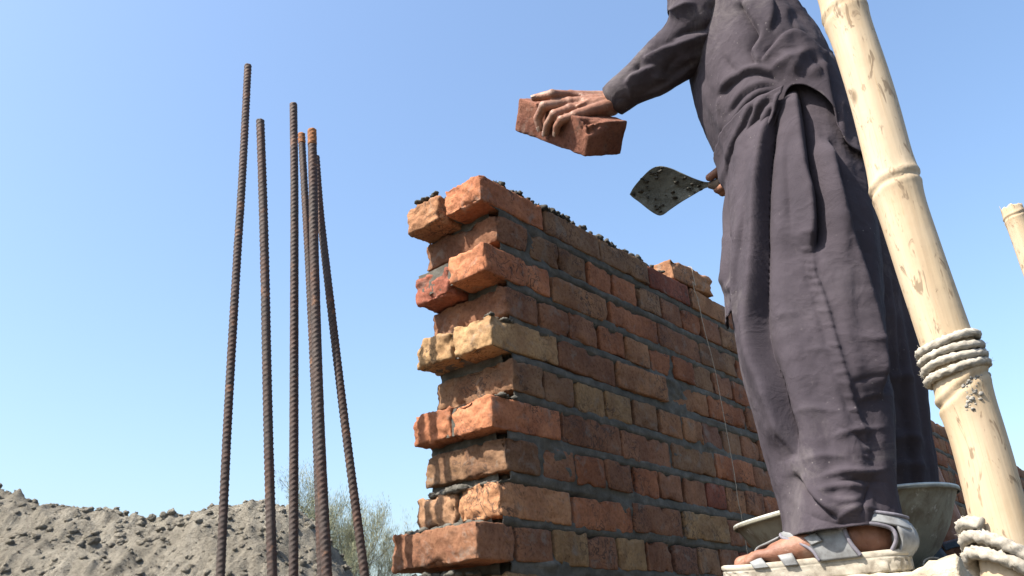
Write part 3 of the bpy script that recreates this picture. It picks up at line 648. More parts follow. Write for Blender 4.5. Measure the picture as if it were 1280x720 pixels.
# right hand round the trowel handle
HR = 1.50
wristR = atY(945, 205, 1.55); hR = lambda x, y, dy=0: atY(x, y, HR + dy)
chain([shoulderR, elbowR], (.05, .038)); chain([elbowR, wristR], (.036, .024))
cap(wristR, hR(920, 210, .01), .024, .022); cap(wristR, hR(917, 222, .02), .022, .02)
chain([hR(922, 200, -.012), hR(911, 203, -.02), hR(899, 214, -.024), hR(886.5, 222, -.020)], (.016, .0125, .0105, .0082))
chain([hR(919, 212, .035), hR(902, 221, .034), hR(900, 226, -.006), hR(905, 229, -.026)], (.0105, .0095, .0088, .0075))
chain([hR(920, 220, .035), hR(905, 228, .034), hR(903, 231.5, -.008), hR(909, 233, -.026)], (.0105, .0095, .0085, .0075))
chain([hR(921, 227, .03), hR(900, 236, .026), hR(897, 236.5, -.008), hR(906, 232.5, -.028)], (.0105, .0098, .0092, .008))
chain([hR(923, 232, .03), hR(905, 240, .026), hR(903, 241, -.004), hR(910, 237, -.022)], (.010, .009, .008, .007))
# torso, neck, head
pel = np.array([.545, 1.395, ZP + .84]); chest = (shoulderL + shoulderR) / 2 + FW * .01 - UP * .11; neckb = (shoulderL + shoulderR) / 2 + FW * .01 + UP * .06
cap(pel - RT * .04, chest - RT * .03, .078, .08, 20); cap(pel + RT * .04, chest + RT * .03, .078, .08, 20)
cap(shoulderL + RT * .02, shoulderR - RT * .02, .058, .058, 18); cap(chest, neckb, .08, .056, 18)
head = neckb + FW * .075 + UP * .165; cap(neckb, head - FW * .02 - UP * .05, .056, .054, 18)
cap(head - FW * .018 + UP * .02, head + FW * .012 + UP * .015, .088, .082, 24); cap(head + FW * .02 - UP * .03, head + FW * .045 - UP * .075, .062, .04, 20)
cap(head + FW * .086 + UP * .01, head + FW * .108 - UP * .03, .009, .014, 10)
for s in (-1, 1):
    cap(head + RT * s * .078 - FW * .005 + UP * .012, head + RT * s * .084 - FW * .012 - UP * .03, .013, .009, 10)
    cap(head + RT * s * .018 + FW * .078 + UP * .03, head + RT * s * .045 + FW * .070 + UP * .03, .010, .009, 10)
cap(head + RT * -.02 + FW * .078 - UP * .058, head + RT * .02 + FW * .078 - UP * .058, .008, .008, 10)
# legs and feet
heelL = heel; heelR = np.array([.848, 1.640, ZP])
def foot_pt(h, side):                          # side +1: lateral is -RT (left foot)
    return lambda x, y, z: h + FW * x * .91 - RT * side * y * .95 + UP * z
FL = foot_pt(heelL, 1); FR = foot_pt(heelR, -1)
for Fp, hip in ((FL, pel - RT * .075 + np.array([.035, .02, -.02])), (FR, pel + RT * .09)):
    ank = Fp(.062, 0, .105); knee = (ank + hip) / 2 + FW * .035
    chain([hip, knee, ank], (.062, .046, .031))
    b_ = .023
    cap(Fp(.04, 0, b_ + .028), ank, .029, .031); cap(Fp(.036, 0, b_ + .026), Fp(.085, .006, b_ + .03), .028, .029)
    chain([ank + FW * .012 - UP * .005, Fp(.13, -.006, b_ + .030), Fp(.195, -.022, b_ + .018)], (.031, .0245, .019))
    chain([Fp(.06, .012, b_ + .028), Fp(.12, .022, b_ + .024), Fp(.175, .030, b_ + .017)], (.027, .022, .016))
    chain([Fp(.07, -.006, b_ + .042), Fp(.13, .006, b_ + .026), Fp(.185, .008, b_ + .016)], (.029, .024, .017))
    chain([Fp(.195, -.026, b_ + .020), Fp(.230, -.031, b_ + .016), Fp(.262, -.030, b_ + .013)], (.0165, .0122, .0125))
    for (x0, x1, y0, y1, r) in ((.20, .252, -.007, -.009, .0084), (.196, .244, .009, .0085, .008), (.190, .234, .0235, .0250, .0078), (.18, .220, .037, .040, .0078)):
        chain([Fp(x0, y0, b_ + .016), Fp(x0 + (x1 - x0) * .6, (y0 + y1) / 2, b_ + .017), Fp(x1, y1, b_ + .009)], (r * 1.2, r, r * .92))
    cap(Fp(.062, .028, .098), Fp(.062, .028, .098) + 1e-9, .012, .012); cap(Fp(.07, -.028, .104), Fp(.07, -.028, .104) + 1e-9, .012, .012)
raw = body.obj('person_raw', MS)
rm = raw.modifiers.new('skin', 'REMESH'); rm.mode = 'VOXEL'; rm.voxel_size = .0025; rm.use_smooth_shade = True
sm = raw.modifiers.new('soft', 'SMOOTH'); sm.factor = .5; sm.iterations = 4
dg = bpy.context.evaluated_depsgraph_get(); me = bpy.data.meshes.new_from_object(raw.evaluated_get(dg)); me.name = 'person'
bpy.data.objects.remove(raw)
person = bpy.data.objects.new('person', me); col.objects.link(person)
if not me.materials: me.materials.append(MS)
me.polygons.foreach_set('use_smooth', [True] * len(me.polygons))
piv = np.array([pel[0], pel[1], ZP]); me.transform(Matrix.Translation(Vector(-piv))); person.location = Vector(piv)
tag(person, 'worker in dusty dark shirt and baggy trousers, holding out a brick and a trowel', 'person')
for k, up_ in (('i', e3 * .8 - e2 * .5), ('m', -e2), ('r', -e2), ('p', -e2)):
    a_, b2 = fing[k][2], fing[k][3]; d_ = (b2 - a_) / np.linalg.norm(b2 - a_); up_ = up_ - d_ * np.dot(up_, d_); up_ /= np.linalg.norm(up_); sd_ = np.cross(d_, up_); r_ = frad[k][3]
    NV = []
    for u_ in np.linspace(-.25, 1, 8):
        for t_ in np.linspace(-1, 1, 9):
            wv = r_ * .62 * math.sqrt(max(.05, 1 - max(0, abs(u_ - .3) - .35) ** 2 * 3)); NV.append(b2 + d_ * (u_ * .0085 - .001) + sd_ * wv * t_ + up_ * (r_ * .93 * math.cos(t_ * .62) - max(0, u_) * .0012))
    ng = Geo(); ng.add(np.array(NV), grid_faces(9, 8)); no = ng.obj('fingernail', MNAIL, person, origin=tuple(b2)); solid(no, .0006, 0)
# hair cap
hr = Geo(); th = np.linspace(0, 2 * np.pi, 40, endpoint=False); ph = np.linspace(-.35, np.pi / 2 - .03, 18); D = np.array([[math.cos(p) * math.cos(t), math.cos(p) * math.sin(t), math.sin(p)] for p in ph for t in th])
kf = 1 + .03 * fbm(D * 9, 3); P = head - FW * .018 + UP * .028 + (np.outer(D[:, 0] * kf * .104, FW) + np.outer(D[:, 1] * kf * .091, RT) + np.outer(D[:, 2] * kf * .096, UP))
P += np.outer(np.clip(D[:, 0], 0, 1) * np.clip(.35 - D[:, 2], 0, 1) * .06, UP) - np.outer(np.clip(D[:, 0], 0, 1) * .02, FW)
hr.add(P, grid_faces(40, 18, True)); hr.obj('hair', MHAIR, person, origin=tuple(head))

# ------------------------------------------------------------------ clothes
class Form:                                    # a limb or trunk of cloth: outline per picture row, given its own distance and depth
    def __init__(s, rows, sig=14):
        rows = np.array(sorted(rows), float); y = np.arange(rows[0, 0], rows[-1, 0] + 1); k = np.exp(-.5 * (np.arange(-40, 41) / sig) ** 2); k /= k.sum()
        s.y = y; s.c = [np.convolve(np.pad(np.interp(y, rows[:, 0], rows[:, i]), 40, mode='reflect', reflect_type='odd'), k, 'valid') for i in (1, 2, 3, 4)]
    def at(s, y): return [np.interp(y, s.y, c) for c in s.c]
    def S(s, th, y, grow=0.0):
        L, R, Yc, b = s.at(y); c = atY((L + R) / 2, y, Yc); A = (atY(R, y, Yc)[..., 0] - atY(L, y, Yc)[..., 0]) / 2 + grow; b = b + grow
        ct, st = np.cos(th), np.sin(th); out = c.copy(); out[..., 0] += A * ct; out[..., 1] += b * st
        n = np.stack([ct / A, st / b, 0 * ct], -1); n /= np.linalg.norm(n, axis=-1)[..., None]; return out, n
    def invert(s, px, py, grow=0.0, it=14):    # front-side surface parameters seen at pixels
        y = np.array(py, float); L, R, _, _ = s.at(y); c = np.clip((px - (L + R) / 2) / ((R - L) / 2), -.995, .995); c = np.array(c)
        for _ in range(it):
            th = -np.arccos(np.clip(c, -.995, .995)); P, n = s.S(th, y, grow); qx, qy = proj(P); L, R, _, _ = s.at(y)
            y = np.clip(y + (py - qy) * .8, s.y[0], s.y[-1]); c = np.clip(c + (px - qx) / ((R - L) / 2) * .8, -.995, .995)
        return -np.arccos(c), y
def fold_height(px, py, folds):
    tot = np.zeros_like(px)
    for f in folds:
        kind, pts, A, w1, w2 = f[:5]; fade = f[5] if len(f) > 5 else .3
        q = np.array(pts, float); q = catmull(q, max(8, len(q) * 5)); seg = np.diff(q, axis=0); L = np.linalg.norm(seg, axis=1); cum = np.concatenate([[0], np.cumsum(L)])
        lo, hi = q.min(0) - 4 * max(w1, w2), q.max(0) + 4 * max(w1, w2); m = (px > lo[0]) & (px < hi[0]) & (py > lo[1]) & (py < hi[1])
        if not m.any(): continue
        x, y = px[m], py[m]; best = np.full(x.shape, 1e9); sd = np.zeros_like(x); tt = np.zeros_like(x)
        for i in range(len(seg)):
            dx, dy = x - q[i, 0], y - q[i, 1]; t = np.clip((dx * seg[i, 0] + dy * seg[i, 1]) / (L[i] ** 2 + 1e-9), 0, 1)
            ex, ey = dx - t * seg[i, 0], dy - t * seg[i, 1]; d = np.hypot(ex, ey); u = d < best
            best[u] = d[u]; sg = np.sign(-(seg[i, 0] * dy - seg[i, 1] * dx)) ; sd[u] = (d * sg)[u]; tt[u] = ((cum[i] + t * L[i]) / cum[-1])[u]
        fd = sstep(np.minimum(tt / fade, (1 - tt) / fade), 0, 1) if fade > 0 else 1.0
        best = best / (.45 + .55 * fd)
        if kind == 'g': h = -np.exp(-(best / w1) ** 2)
        elif kind == 'c': h = np.exp(-(np.sqrt(best ** 2 + 1.0) - 1.0) / w1)
        elif kind == 'r': h = np.exp(-(best / w1) ** 2)
        elif kind == 'rg': h = np.exp(-(best / w1) ** 2) - .6 * np.exp(-((sd - w2) / w2) ** 2)
        else:                                   # 's': a lap, high on its left (w1), dropping to its right (w2)
            b = .5 + .5 * np.tanh(-sd / 2.4); h = b * np.exp(-np.abs(sd) / w1) - (1 - b) * .8 * np.exp(-np.abs(sd) / w2)
        tot[m] += A * fd * h
    return tot
def cloth_tube(form, folds, y0, y1, M, Nn, drape=.005, sd=0.0, th0=-np.pi, th1=np.pi, grow=0.0, hem=None):
    th = np.linspace(th0, th1, Nn, endpoint=False); y = np.linspace(y0, y1, M); TH, Y = np.meshgrid(th, y)
    if hem is not None:                          # hem(px) gives the lowest picture row of the cloth
        lo = np.full(Nn, float(y0)); hi = np.full(Nn, float(y1))
        for _ in range(30):
            mid = (lo + hi) / 2; P, _n = form.S(th, mid, grow); qx, qy = proj(P); front = np.sin(th) < .25
            tgt = np.where(front, hem(qx), 232); up = qy < tgt; lo = np.where(up, mid, lo); hi = np.where(up, hi, mid)
        k = np.ones(9) / 9; lo = np.convolve(np.concatenate([lo[-4:], lo, lo[:4]]), k, 'valid')
        Y = y0 + (lo[None] - y0) * np.linspace(0, 1, M)[:, None]
    P, n = form.S(TH, Y, grow); px, py = proj(P); w = sstep(-np.sin(TH), -.15, .25)
    h = fold_height(px, py, folds) * w
    q = np.stack([np.cos(TH) * 2.2, np.sin(TH) * 2.2, P[..., 2] * 1.6 + sd], -1); h = h + drape * fbm(q * 1.1 + sd, 2) + drape * .38 * fbm(P * np.array([11, 11, 7]) + sd, 3) + .0012 * fbm(P * 34 + sd, 3)
    return (P + n * h[..., None]).reshape(-1, 3), grid_faces(Nn, M, True)

near = Form([(20, 930, 985, 1.385, .12), (60, 926, 1002, 1.38, .13), (110, 918, 1034, 1.37, .14), (200, 911, 1076, 1.35, .145), (300, 914, 1089, 1.33, .145), (380, 918, 1098, 1.315, .14), (450, 931, 1105, 1.30, .13),
             (520, 952, 1110, 1.285, .12), (580, 968, 1112, 1.27, .11), (625, 982, 1113, 1.26, .098), (652, 986, 1120, 1.255, .092), (680, 986, 1126, 1.255, .092)])
far = Form([(20, 935, 985, 1.42, .10), (60, 938, 1005, 1.43, .11), (110, 945, 1035, 1.45, .12), (200, 955, 1080, 1.475, .14), (300, 985, 1110, 1.505, .13), (370, 1000, 1135, 1.53, .13), (400, 1004, 1134, 1.54, .12), (480, 1022, 1146, 1.57, .11), (540, 1036, 1156, 1.60, .10), (600, 1052, 1167, 1.625, .09), (640, 1064, 1170, 1.635, .08), (668, 1070, 1172, 1.64, .075)])
seam = [(1013, 282), (1016, 320), (1018, 343), (1027, 368), (1036, 400), (1050, 454), (1060, 487), (1075, 526), (1088, 562), (1095, 585)]
leg_folds = [
    ('s', [(972, 130), (962, 190), (956, 250), (953, 322), (950, 372), (949, 407), (955, 445), (970, 483), (985, 535), (996, 572)], .033, 22, 7, .10),
    ('s', [(996, 110), (1003, 160), (1009, 213), (1016, 245), (1019, 285), (1016, 320)], .028, 20, 8, .12),
    ('s', [(1034, 170), (1042, 230), (1056, 289), (1070, 336), (1085, 387), (1094, 440), (1100, 500)], .030, 26, 9, .10),
    ('r', [(1020, 150), (1028, 200), (1040, 262), (1052, 330)], .007, 9, 0), ('r', [(980, 150), (977, 240), (978, 330)], .006, 12, 0),
    ('g', [(990, 160), (989, 230), (992, 300)], .004, 6, 0), ('s', [(941, 240), (933, 320), (928, 385), (930, 440)], .010, 10, 6),
    ('r', seam, .002, 2.4, 0), ('g', [(x + 8, y) for x, y in seam], .003, 6, 0), ('g', [(x - 9, y) for x, y in seam], .0025, 6, 0),
    ('c', [(1022, 597), (1055, 589), (1085, 590), (1114, 584)], .009, 5, 0, .35), ('c', [(1018, 614), (1050, 607), (1088, 609)], .006, 4.5, 0, .4), ('c', [(1040, 604), (1070, 600), (1112, 603)], -.006, 4.5, 0, .4),
    ('s', [(994, 588), (1010, 612), (1030, 632), (1052, 650)], -.012, 6, 11, .2), ('c', [(1094, 600), (1082, 622), (1074, 648)], -.007, 5, 0, .3), ('c', [(1036, 548), (1066, 538), (1110, 534)], .007, 5, 0, .4), ('c', [(1044, 533), (1072, 544), (1090, 562)], -.006, 6, 0, .4),
    ('c', [(990, 566), (996, 584), (1000, 600)], .008, 6, 0, .4), ('c', [(980, 520), (1015, 511), (1060, 515)], .004, 5, 0, .45), ('c', [(1062, 502), (1090, 494), (1112, 495)], .005, 5, 0, .4), ('c', [(1056, 482), (1085, 474), (1110, 477)], -.005, 5, 0, .4),
    ('c', [(1036, 656), (1072, 634), (1108, 640)], .008, 7, 0, .4), ('c', [(1000, 640), (1040, 654), (1090, 652)], -.005, 6, 0, .4), ('c', [(1000, 576), (1035, 569), (1066, 574)], .004, 5, 0, .45), ('c', [(960, 470), (975, 500), (1000, 520)], .004, 6, 0, .45),
    ('c', [(1000, 440), (1025, 436), (1050, 444)], .003, 5, 0, .45), ('c', [(965, 400), (985, 392), (1005, 396)], .003, 6, 0, .45), ('c', [(1062, 420), (1080, 430), (1098, 428)], .004, 5, 0, .45), ('c', [(1030, 622), (1060, 626), (1085, 618)], .005, 5, 0, .4)]
pucks = []
sq = catmull(np.array(seam, float), 44)
for k in range(2, 42, 2):
    x, y = sq[k]; a = 10 + 8 * rng.random(); pucks.append(('r', [(x - a, y - 2 - 3 * rng.random()), (x, y + rng.normal(0, 1)), (x + 7, y + 2)], 0.0018 * rng.uniform(.5, 1.3), 2.2, 0, .4))
tz = Geo(); tz.add(*cloth_tube(near, leg_folds + pucks, 62, 668, 340, 460, .007, 1.0))
far_folds = [('c', [(1095, 484), (1125, 470), (1148, 478)], .008, 7, 0, .4), ('c', [(1095, 565), (1130, 545), (1162, 556)], .010, 7, 0, .4), ('c', [(1090, 596), (1130, 580), (1168, 588)], .008, 6, 0, .4), ('s', [(1110, 320), (1118, 400), (1125, 500)], .008, 10, 8)]
tz.add(*cloth_tube(far, far_folds, 66, 662, 200, 160, .010, 5.0))
o = tz.obj('trousers', MC, person, origin=tuple(piv)); solid(o, .002)

torso = Form([(-150, 872, 935, 1.41, .14), (-120, 868, 940, 1.40, .15), (-60, 862, 944, 1.39, .155), (0, 862, 970, 1.385, .155), (40, 864, 982, 1.38, .155), (85, 869, 1022, 1.375, .16), (120, 879, 1040, 1.37, .164), (160, 897, 1057, 1.365, .165), (200, 920, 1069, 1.36, .164), (260, 925, 1084, 1.35, .16), (330, 922, 1093, 1.335, .155), (420, 930, 1102, 1.32, .15)], 10)
hx = np.array([840, 880, 905, 925, 950, 968, 985, 1000, 1018, 1034, 1043, 1050, 1060, 1076, 1100]); hy = np.array([330, 320, 300, 270, 215, 160, 107, 106, 114, 128, 146, 166, 180, 194, 202])
hem = lambda x: np.interp(x, hx, hy)
tor_folds = [('s', [(951, 80), (968, 58), (986, 42), (1003, 45), (1020, 57), (1042, 72)], .015, 18, 6, .12), ('s', [(978, 104), (962, 93), (940, 91), (916, 104), (894, 124)], .012, 14, 6, .25), ('s', [(974, 110), (948, 124), (924, 150), (907, 184)], .013, 14, 7, .25),
             ('s', [(978, 106), (955, 108), (930, 122), (908, 148)], .008, 10, 5, .3), ('c', [(1000, 104), (987, 82), (974, 66)], .009, 6, 0, .4), ('c', [(1010, 104), (1022, 88), (1042, 80)], .008, 6, 0, .4), ('c', [(992, 102), (996, 80), (1010, 60)], .007, 5, 0, .4),
             ('s', [(1030, 74), (1034, 100), (1040, 132), (1048, 168)], .013, 13, 6, .2), ('s', [(926, 0), (940, 22), (950, 40), (944, 56), (941, 66), (950, 84)], -.016, 8, 14, .1), ('s', [(962, -10), (968, 14), (962, 46)], .010, 12, 7, .3),
             ('c', [(955, 98), (972, 84), (996, 76), (1016, 64)], .007, 6, 0, .4), ('c', [(900, 62), (915, 85), (940, 98)], -.007, 6, 0, .4), ('c', [(870, 92), (882, 120), (896, 160)], .006, 6, 0, .4), ('c', [(905, 110), (900, 140), (908, 175)], .006, 6, 0, .4),
             ('c', [(1056, 110), (1050, 140), (1058, 172)], .007, 6, 0, .4), ('c', [(985, 10), (992, 24), (990, 38)], -.008, 6, 0, .4), ('c', [(1004, 70), (1020, 84), (1028, 104)], -.006, 5, 0, .4)]
sg_ = Geo(); sg_.add(*cloth_tube(torso, tor_folds, -148, 420, 220, 300, .008, 3.0, grow=.004, hem=hem))
# front tail of the shirt, gathered into folds beside the thigh
M_, K_ = 150, 64; v = np.linspace(0, 1, M_)
yb = 108 + (385 - 108) * v
right = np.interp(yb, [108, 135, 170, 235, 314, 352, 372, 385], [980, 972, 960, 942, 930, 929, 927, 920])
thr, yr_ = torso.invert(right, yb, .013)
t = np.linspace(0, 1, K_)[None, :]; TH = (-np.pi - .5) + (thr[:, None] - (-np.pi - .5)) * t; YR = np.repeat(yr_[:, None], K_, 1) - 0 * t
P, n = torso.S(TH, YR, .013); P = P + n * (.008 * v[:, None, None] ** 2); px, py = proj(P)
tail_f = [('s', [(962, 118), (940, 160), (922, 230), (912, 300), (909, 360)], .013, 9, 6, .05), ('s', [(968, 128), (950, 175), (932, 235), (919, 305), (915, 370)], .012, 7, 4, .05), ('r', [(976, 116), (958, 172), (938, 236), (922, 314), (917, 380)], .007, 3, 0, .02), ('s', [(945, 128), (918, 190), (908, 240), (905, 300)], .010, 9, 6, .05)]
h = fold_height(px, py, tail_f) + .006 * fbm(np.stack([TH * 2.5, YR * .006, 0 * TH], -1) * 1.5, 3)
sg_.add((P + n * h[..., None]).reshape(-1, 3), grid_faces(K_, M_))
# sleeves
def sleeve(pts, rads, folds, Mm, Nn, sd, amp=.006):
    Pc = catmull(np.array(pts), Mm); rr = np.interp(np.linspace(0, 1, Mm), np.linspace(0, 1, len(rads)), rads); k = np.ones(15) / 15; rr = np.convolve(np.pad(rr, 7, mode='edge'), k, 'valid')
    T, A, B = frames(Pc); th = np.linspace(0, 2 * np.pi, Nn, endpoint=False); n = np.cos(th)[None, :, None] * A[:, None] + np.sin(th)[None, :, None] * B[:, None]; P = Pc[:, None] + rr[:, None, None] * n
    px, py = proj(P); fr = sstep(-(n @ (ray(np.array(px), np.array(py))[0, 0] / FPX)), -.2, .3)
    h = fold_height(px, py, folds) * fr + amp * fbm(P * np.array([9, 9, 9]) + sd, 4)
    return (P + n * h[..., None]).reshape(-1, 3), grid_faces(Nn, Mm, True)
wc = wristL + (elbowL - wristL) * .02
spts = [shoulderL + RT * .06 + UP * .01, shoulderL, atY(872, -38, 1.318), atY(880, 20, 1.330), elbowL * .84 + wc * .16 - UP * .004, elbowL * .6 + wc * .4 - UP * .006, elbowL * .32 + wc * .68 - UP * .002, wc + (elbowL - wc) * .10, wc]
srad = [.085, .080, .066, .066, .062, .053, .045, .036, .033]
sl_folds = [('s', [(838, 52), (856, 44), (880, 40), (905, 30)], .015, 12, 6, .2), ('s', [(800, 74), (825, 60), (850, 52), (876, 42)], .013, 11, 6, .2), ('c', [(838, 26), (845, 16), (858, 8), (872, 4)], .013, 6, 0, .3), ('s', [(795, 122), (822, 108), (850, 90), (884, 62)], .008, 10, 6, .3),
            ('s', [(778, 106), (790, 92), (806, 84), (824, 80)], .009, 7, 4, .3), ('c', [(800, 66), (797, 82), (790, 94)], -.008, 5, 0, .4), ('c', [(880, 6), (898, 14), (914, 30)], -.010, 8, 0, .4), ('c', [(902, 0), (904, 20), (897, 42)], .008, 7, 0, .4),
            ('c', [(782, 98), (787, 112), (789, 128)], .004, 3, 0, .2), ('c', [(852, 64), (836, 84), (828, 106)], -.006, 6, 0, .4), ('c', [(812, 92), (826, 98), (842, 96)], .006, 5, 0, .4), ('c', [(850, 78), (866, 70), (886, 66)], .006, 6, 0, .4)]
sg_.add(*sleeve(spts, srad, sl_folds, 200, 110, 2.0))
rsp = [shoulderR - RT * .06 + UP * .01, shoulderR, shoulderR * .5 + elbowR * .5, elbowR, elbowR * .5 + wristR * .5, elbowR * .12 + wristR * .88]
sg_.add(*sleeve(rsp, [.075, .07, .060, .054, .045, .036], [], 110, 60, 7.0, .01))
# shoulders and collar close the shirt above the frame
cl_ = np.array([neckb + UP * z for z in (-.09, -.06, -.035, -.01, .015, .04)]); T_ = np.linspace(0, 2 * np.pi, 60, endpoint=False); CV = []
for c, (a, b) in zip(cl_, ((.09, .12), (.088, .118), (.082, .105), (.073, .086), (.067, .075), (.066, .072))):
    for t_ in T_: CV.append(c + FW * a * math.cos(t_) + RT * b * math.sin(t_))
sg_.add(np.array(CV), grid_faces(60, 6, True))
o = sg_.obj('shirt', MC, person, origin=tuple(piv)); solid(o, .0022)
# cuff edge band with a small button
cb = Geo(); dirc = (elbowL - wc) / np.linalg.norm(elbowL - wc); ptsc = np.array([wc - dirc * .006, wc + dirc * .012, wc + dirc * .03, wc + dirc * .044])
nn_ = 60; ang = np.linspace(0, 2 * np.pi, nn_, endpoint=False)[None]; Rc = np.array([.0338, .0352, .036, .0375])[:, None] * (1 + .06 * np.sin(2 * ang + 1) + .03 * np.sin(5 * ang + np.array([0, .3, .6, .9])[:, None]))
cb.add(*tube(ptsc, Rc, nn_, False)); cuff = cb.obj('cuff', MC, o, origin=tuple(piv)); cuff.parent = o; cuff.matrix_parent_inverse = Matrix.Translation(-Vector(piv)); solid(cuff, .0025)

# ------------------------------------------------------------------ sandals
def strip(Fp, A_, B_, t, n=40, k=8):
    A3 = catmull(np.array([Fp(*p) for p in A_]), n); B3 = catmull(np.array([Fp(*p) for p in B_]), n); w = np.linspace(0, 1, k)
    V = (A3[None] * (1 - w)[:, None, None] + B3[None] * w[:, None, None]).reshape(-1, 3); return V, grid_faces(n, k)
def outline(grow=0.0):
    lat = [(-.012, .0), (-.008, .020), (.012, .034), (.06, .037), (.12, .038), (.18, .047), (.225, .047), (.258, .036), (.278, .014)]; med = [(.283, -.008), (.280, -.028), (.258, -.044), (.215, -.048), (.17, -.042), (.12, -.032), (.06, -.034), (.012, -.032), (-.008, -.018)]
    q = np.array(lat + med + lat[:1]); return catmull(q, 160)[:-1]
def make_sandal(Fp, strapm, label):
    sole = Geo(); ol = outline(); m = len(ol); rows = []
    c = ol.mean(0)
    for z, s in ((.0, .97), (.003, 1.0), (.012, 1.0), (.0165, 1.0), (.0185, .998), (.0192, .985), (.0202, .998), (.022, 1.01), (.0265, 1.01), (.028, .98), (.0255, .88), (.025, .5), (.025, .05)):
        for i, (x, y) in enumerate(ol):
            tread = .0022 * max(0, math.sin(i * 1.1 + 9 * z / .012)) if z < .017 else 0
            toe = .006 * max(0, (x - .19) / .09) ** 2
            px_, py_ = c[0] + (x - c[0]) * s, c[1] + (y - c[1]) * s; k = 1 - tread / .05
            rows.append(Fp(c[0] + (px_ - c[0]) * k, c[1] + (py_ - c[1]) * k, z + toe))
    sole.add(np.array(rows), grid_faces(m, 13, True) + [tuple(range(m - 1, -1, -1))])
    top = sole.obj('sandal', MSOLE, person, origin=tuple(piv)); 
    if label: top['label'] = label
    def sub(name, mat, geo, t=.003):
        ob = geo.obj(name, mat, None, origin=tuple(piv)); ob.parent = top; ob.matrix_parent_inverse = Matrix.Translation(-Vector(piv))
        if t: solid(ob, t, 0)
        return ob
    F0 = Fp; Fp = lambda x, y, z: F0(x, y, .022 + (z - .022) * .72)
    # broad saddle strap leaning forward over the instep
    a = Geo(); a.add(*strip(Fp, [(.046, .040, .022), (.056, .043, .045), (.062, .043, .066), (.066, .041, .086), (.090, .0, .128), (.075, -.040, .086), (.066, -.041, .06), (.05, -.035, .022)],
                              [(.105, .041, .022), (.114, .043, .044), (.134, .040, .062), (.160, .030, .076), (.172, -.002, .088), (.160, -.034, .074), (.128, -.038, .050), (.108, -.034, .022)], .003))
    sub('saddle_strap', strapm, a)
    tab = Geo(); tab.add(*strip(Fp, [(.096, .0465, .058), (.100, .0460, .066), (.104, .0445, .074)], [(.114, .046, .052), (.118, .0455, .060), (.124, .044, .067)], .003, 12)); sub('strap_loop', strapm, tab, .004)
    tr_ = Geo(); tr_.add(*tube(catmull(np.array([Fp(*p) for p in [(.107, .0425, .022), (.116, .0445, .044), (.136, .0415, .061), (.162, .031, .075), (.174, -.002, .087), (.162, -.035, .073), (.130, -.039, .050), (.110, -.035, .022)]]), 50), .0023, 8))
    tr_.add(*tube(catmull(np.array([Fp(*p) for p in [(.046, .042, .024), (.055, .0445, .045), (.060, .0445, .066), (.062, .043, .084)]]), 30), .003, 8))
    sub('strap_edging', MTRIM, tr_, 0)
    # heel counter: a loop standing behind the heel
    h_ = Geo(); h_.add(*strip(Fp, [(.072, .043, .092), (.045, .045, .097), (.020, .040, .096), (-.006, .024, .088), (-.016, .0, .084), (-.006, -.024, .088), (.020, -.040, .096), (.045, -.043, .097), (.072, -.041, .092)],
                               [(.068, .044, .078), (.045, .047, .083), (.018, .044, .080), (-.012, .028, .068), (-.023, .0, .060), (-.012, -.028, .068), (.018, -.043, .080), (.045, -.045, .083), (.068, -.042, .078)], .004, 60))
    for q in (1, -1):
        h_.add(*strip(Fp, [(-.004, q * .029, .080), (-.012, q * .031, .060), (-.010, q * .027, .038), (.0, q * .023, .020)], [(-.021, .0, .074), (-.026, q * .002, .055), (-.024, q * .002, .036), (-.012, .0, .018)], .004, 24))
    sub('heel_strap', strapm, h_, .004)
    ed = Geo(); ed.add(*tube(catmull(np.array([Fp(*p) for p in [(.068, .046, .077), (.045, .049, .081), (.020, .046, .077), (-.002, .034, .066), (-.005, .032, .046), (.006, .029, .026)]]), 60), .0028, 9))
    ed.add(*tube(catmull(np.array([Fp(*p) for p in [(.072, .043, .094), (.045, .045, .0995), (.020, .041, .099), (-.008, .025, .091), (-.019, .0, .086), (-.008, -.025, .091), (.020, -.041, .099), (.045, -.043, .0995), (.072, -.041, .094)]]), 60), .0026, 9))
    sub('heel_edging', MTRIM, ed, 0)
    t1 = Geo(); t1.add(*strip(Fp, [(.140, .044, .020), (.144, .045, .036), (.152, .036, .052), (.162, .012, .064), (.168, -.016, .068), (.166, -.04, .053), (.160, -.044, .022)], [(.160, .047, .020), (.166, .047, .035), (.176, .036, .048), (.184, .012, .057), (.190, -.016, .060), (.188, -.043, .048), (.182, -.047, .022)], .003))
    sub('toe_strap', strapm, t1)
    t2 = Geo(); t2.add(*strip(Fp, [(.184, .050, .021), (.190, .049, .032), (.200, .038, .044), (.206, .014, .052), (.210, -.016, .056), (.208, -.044, .045), (.206, -.049, .022)], [(.208, .050, .021), (.213, .048, .030), (.220, .038, .039), (.225, .014, .046), (.228, -.016, .050), (.226, -.046, .041), (.224, -.05, .022)], .003))
    t2.add(*strip(Fp, [(.212, -.014, .055), (.203, .002, .064), (.190, .012, .073), (.172, .018, .079)], [(.226, -.004, .051), (.221, .010, .056), (.208, .022, .064), (.190, .028, .068)], .003, 20))
    sub('toe_strap', strapm, t2)
    return top
make_sandal(FL, MSTRAP, 'pale grey sandal on the near foot')
make_sandal(FR, MNAVY, 'dark navy sandal on the far foot')

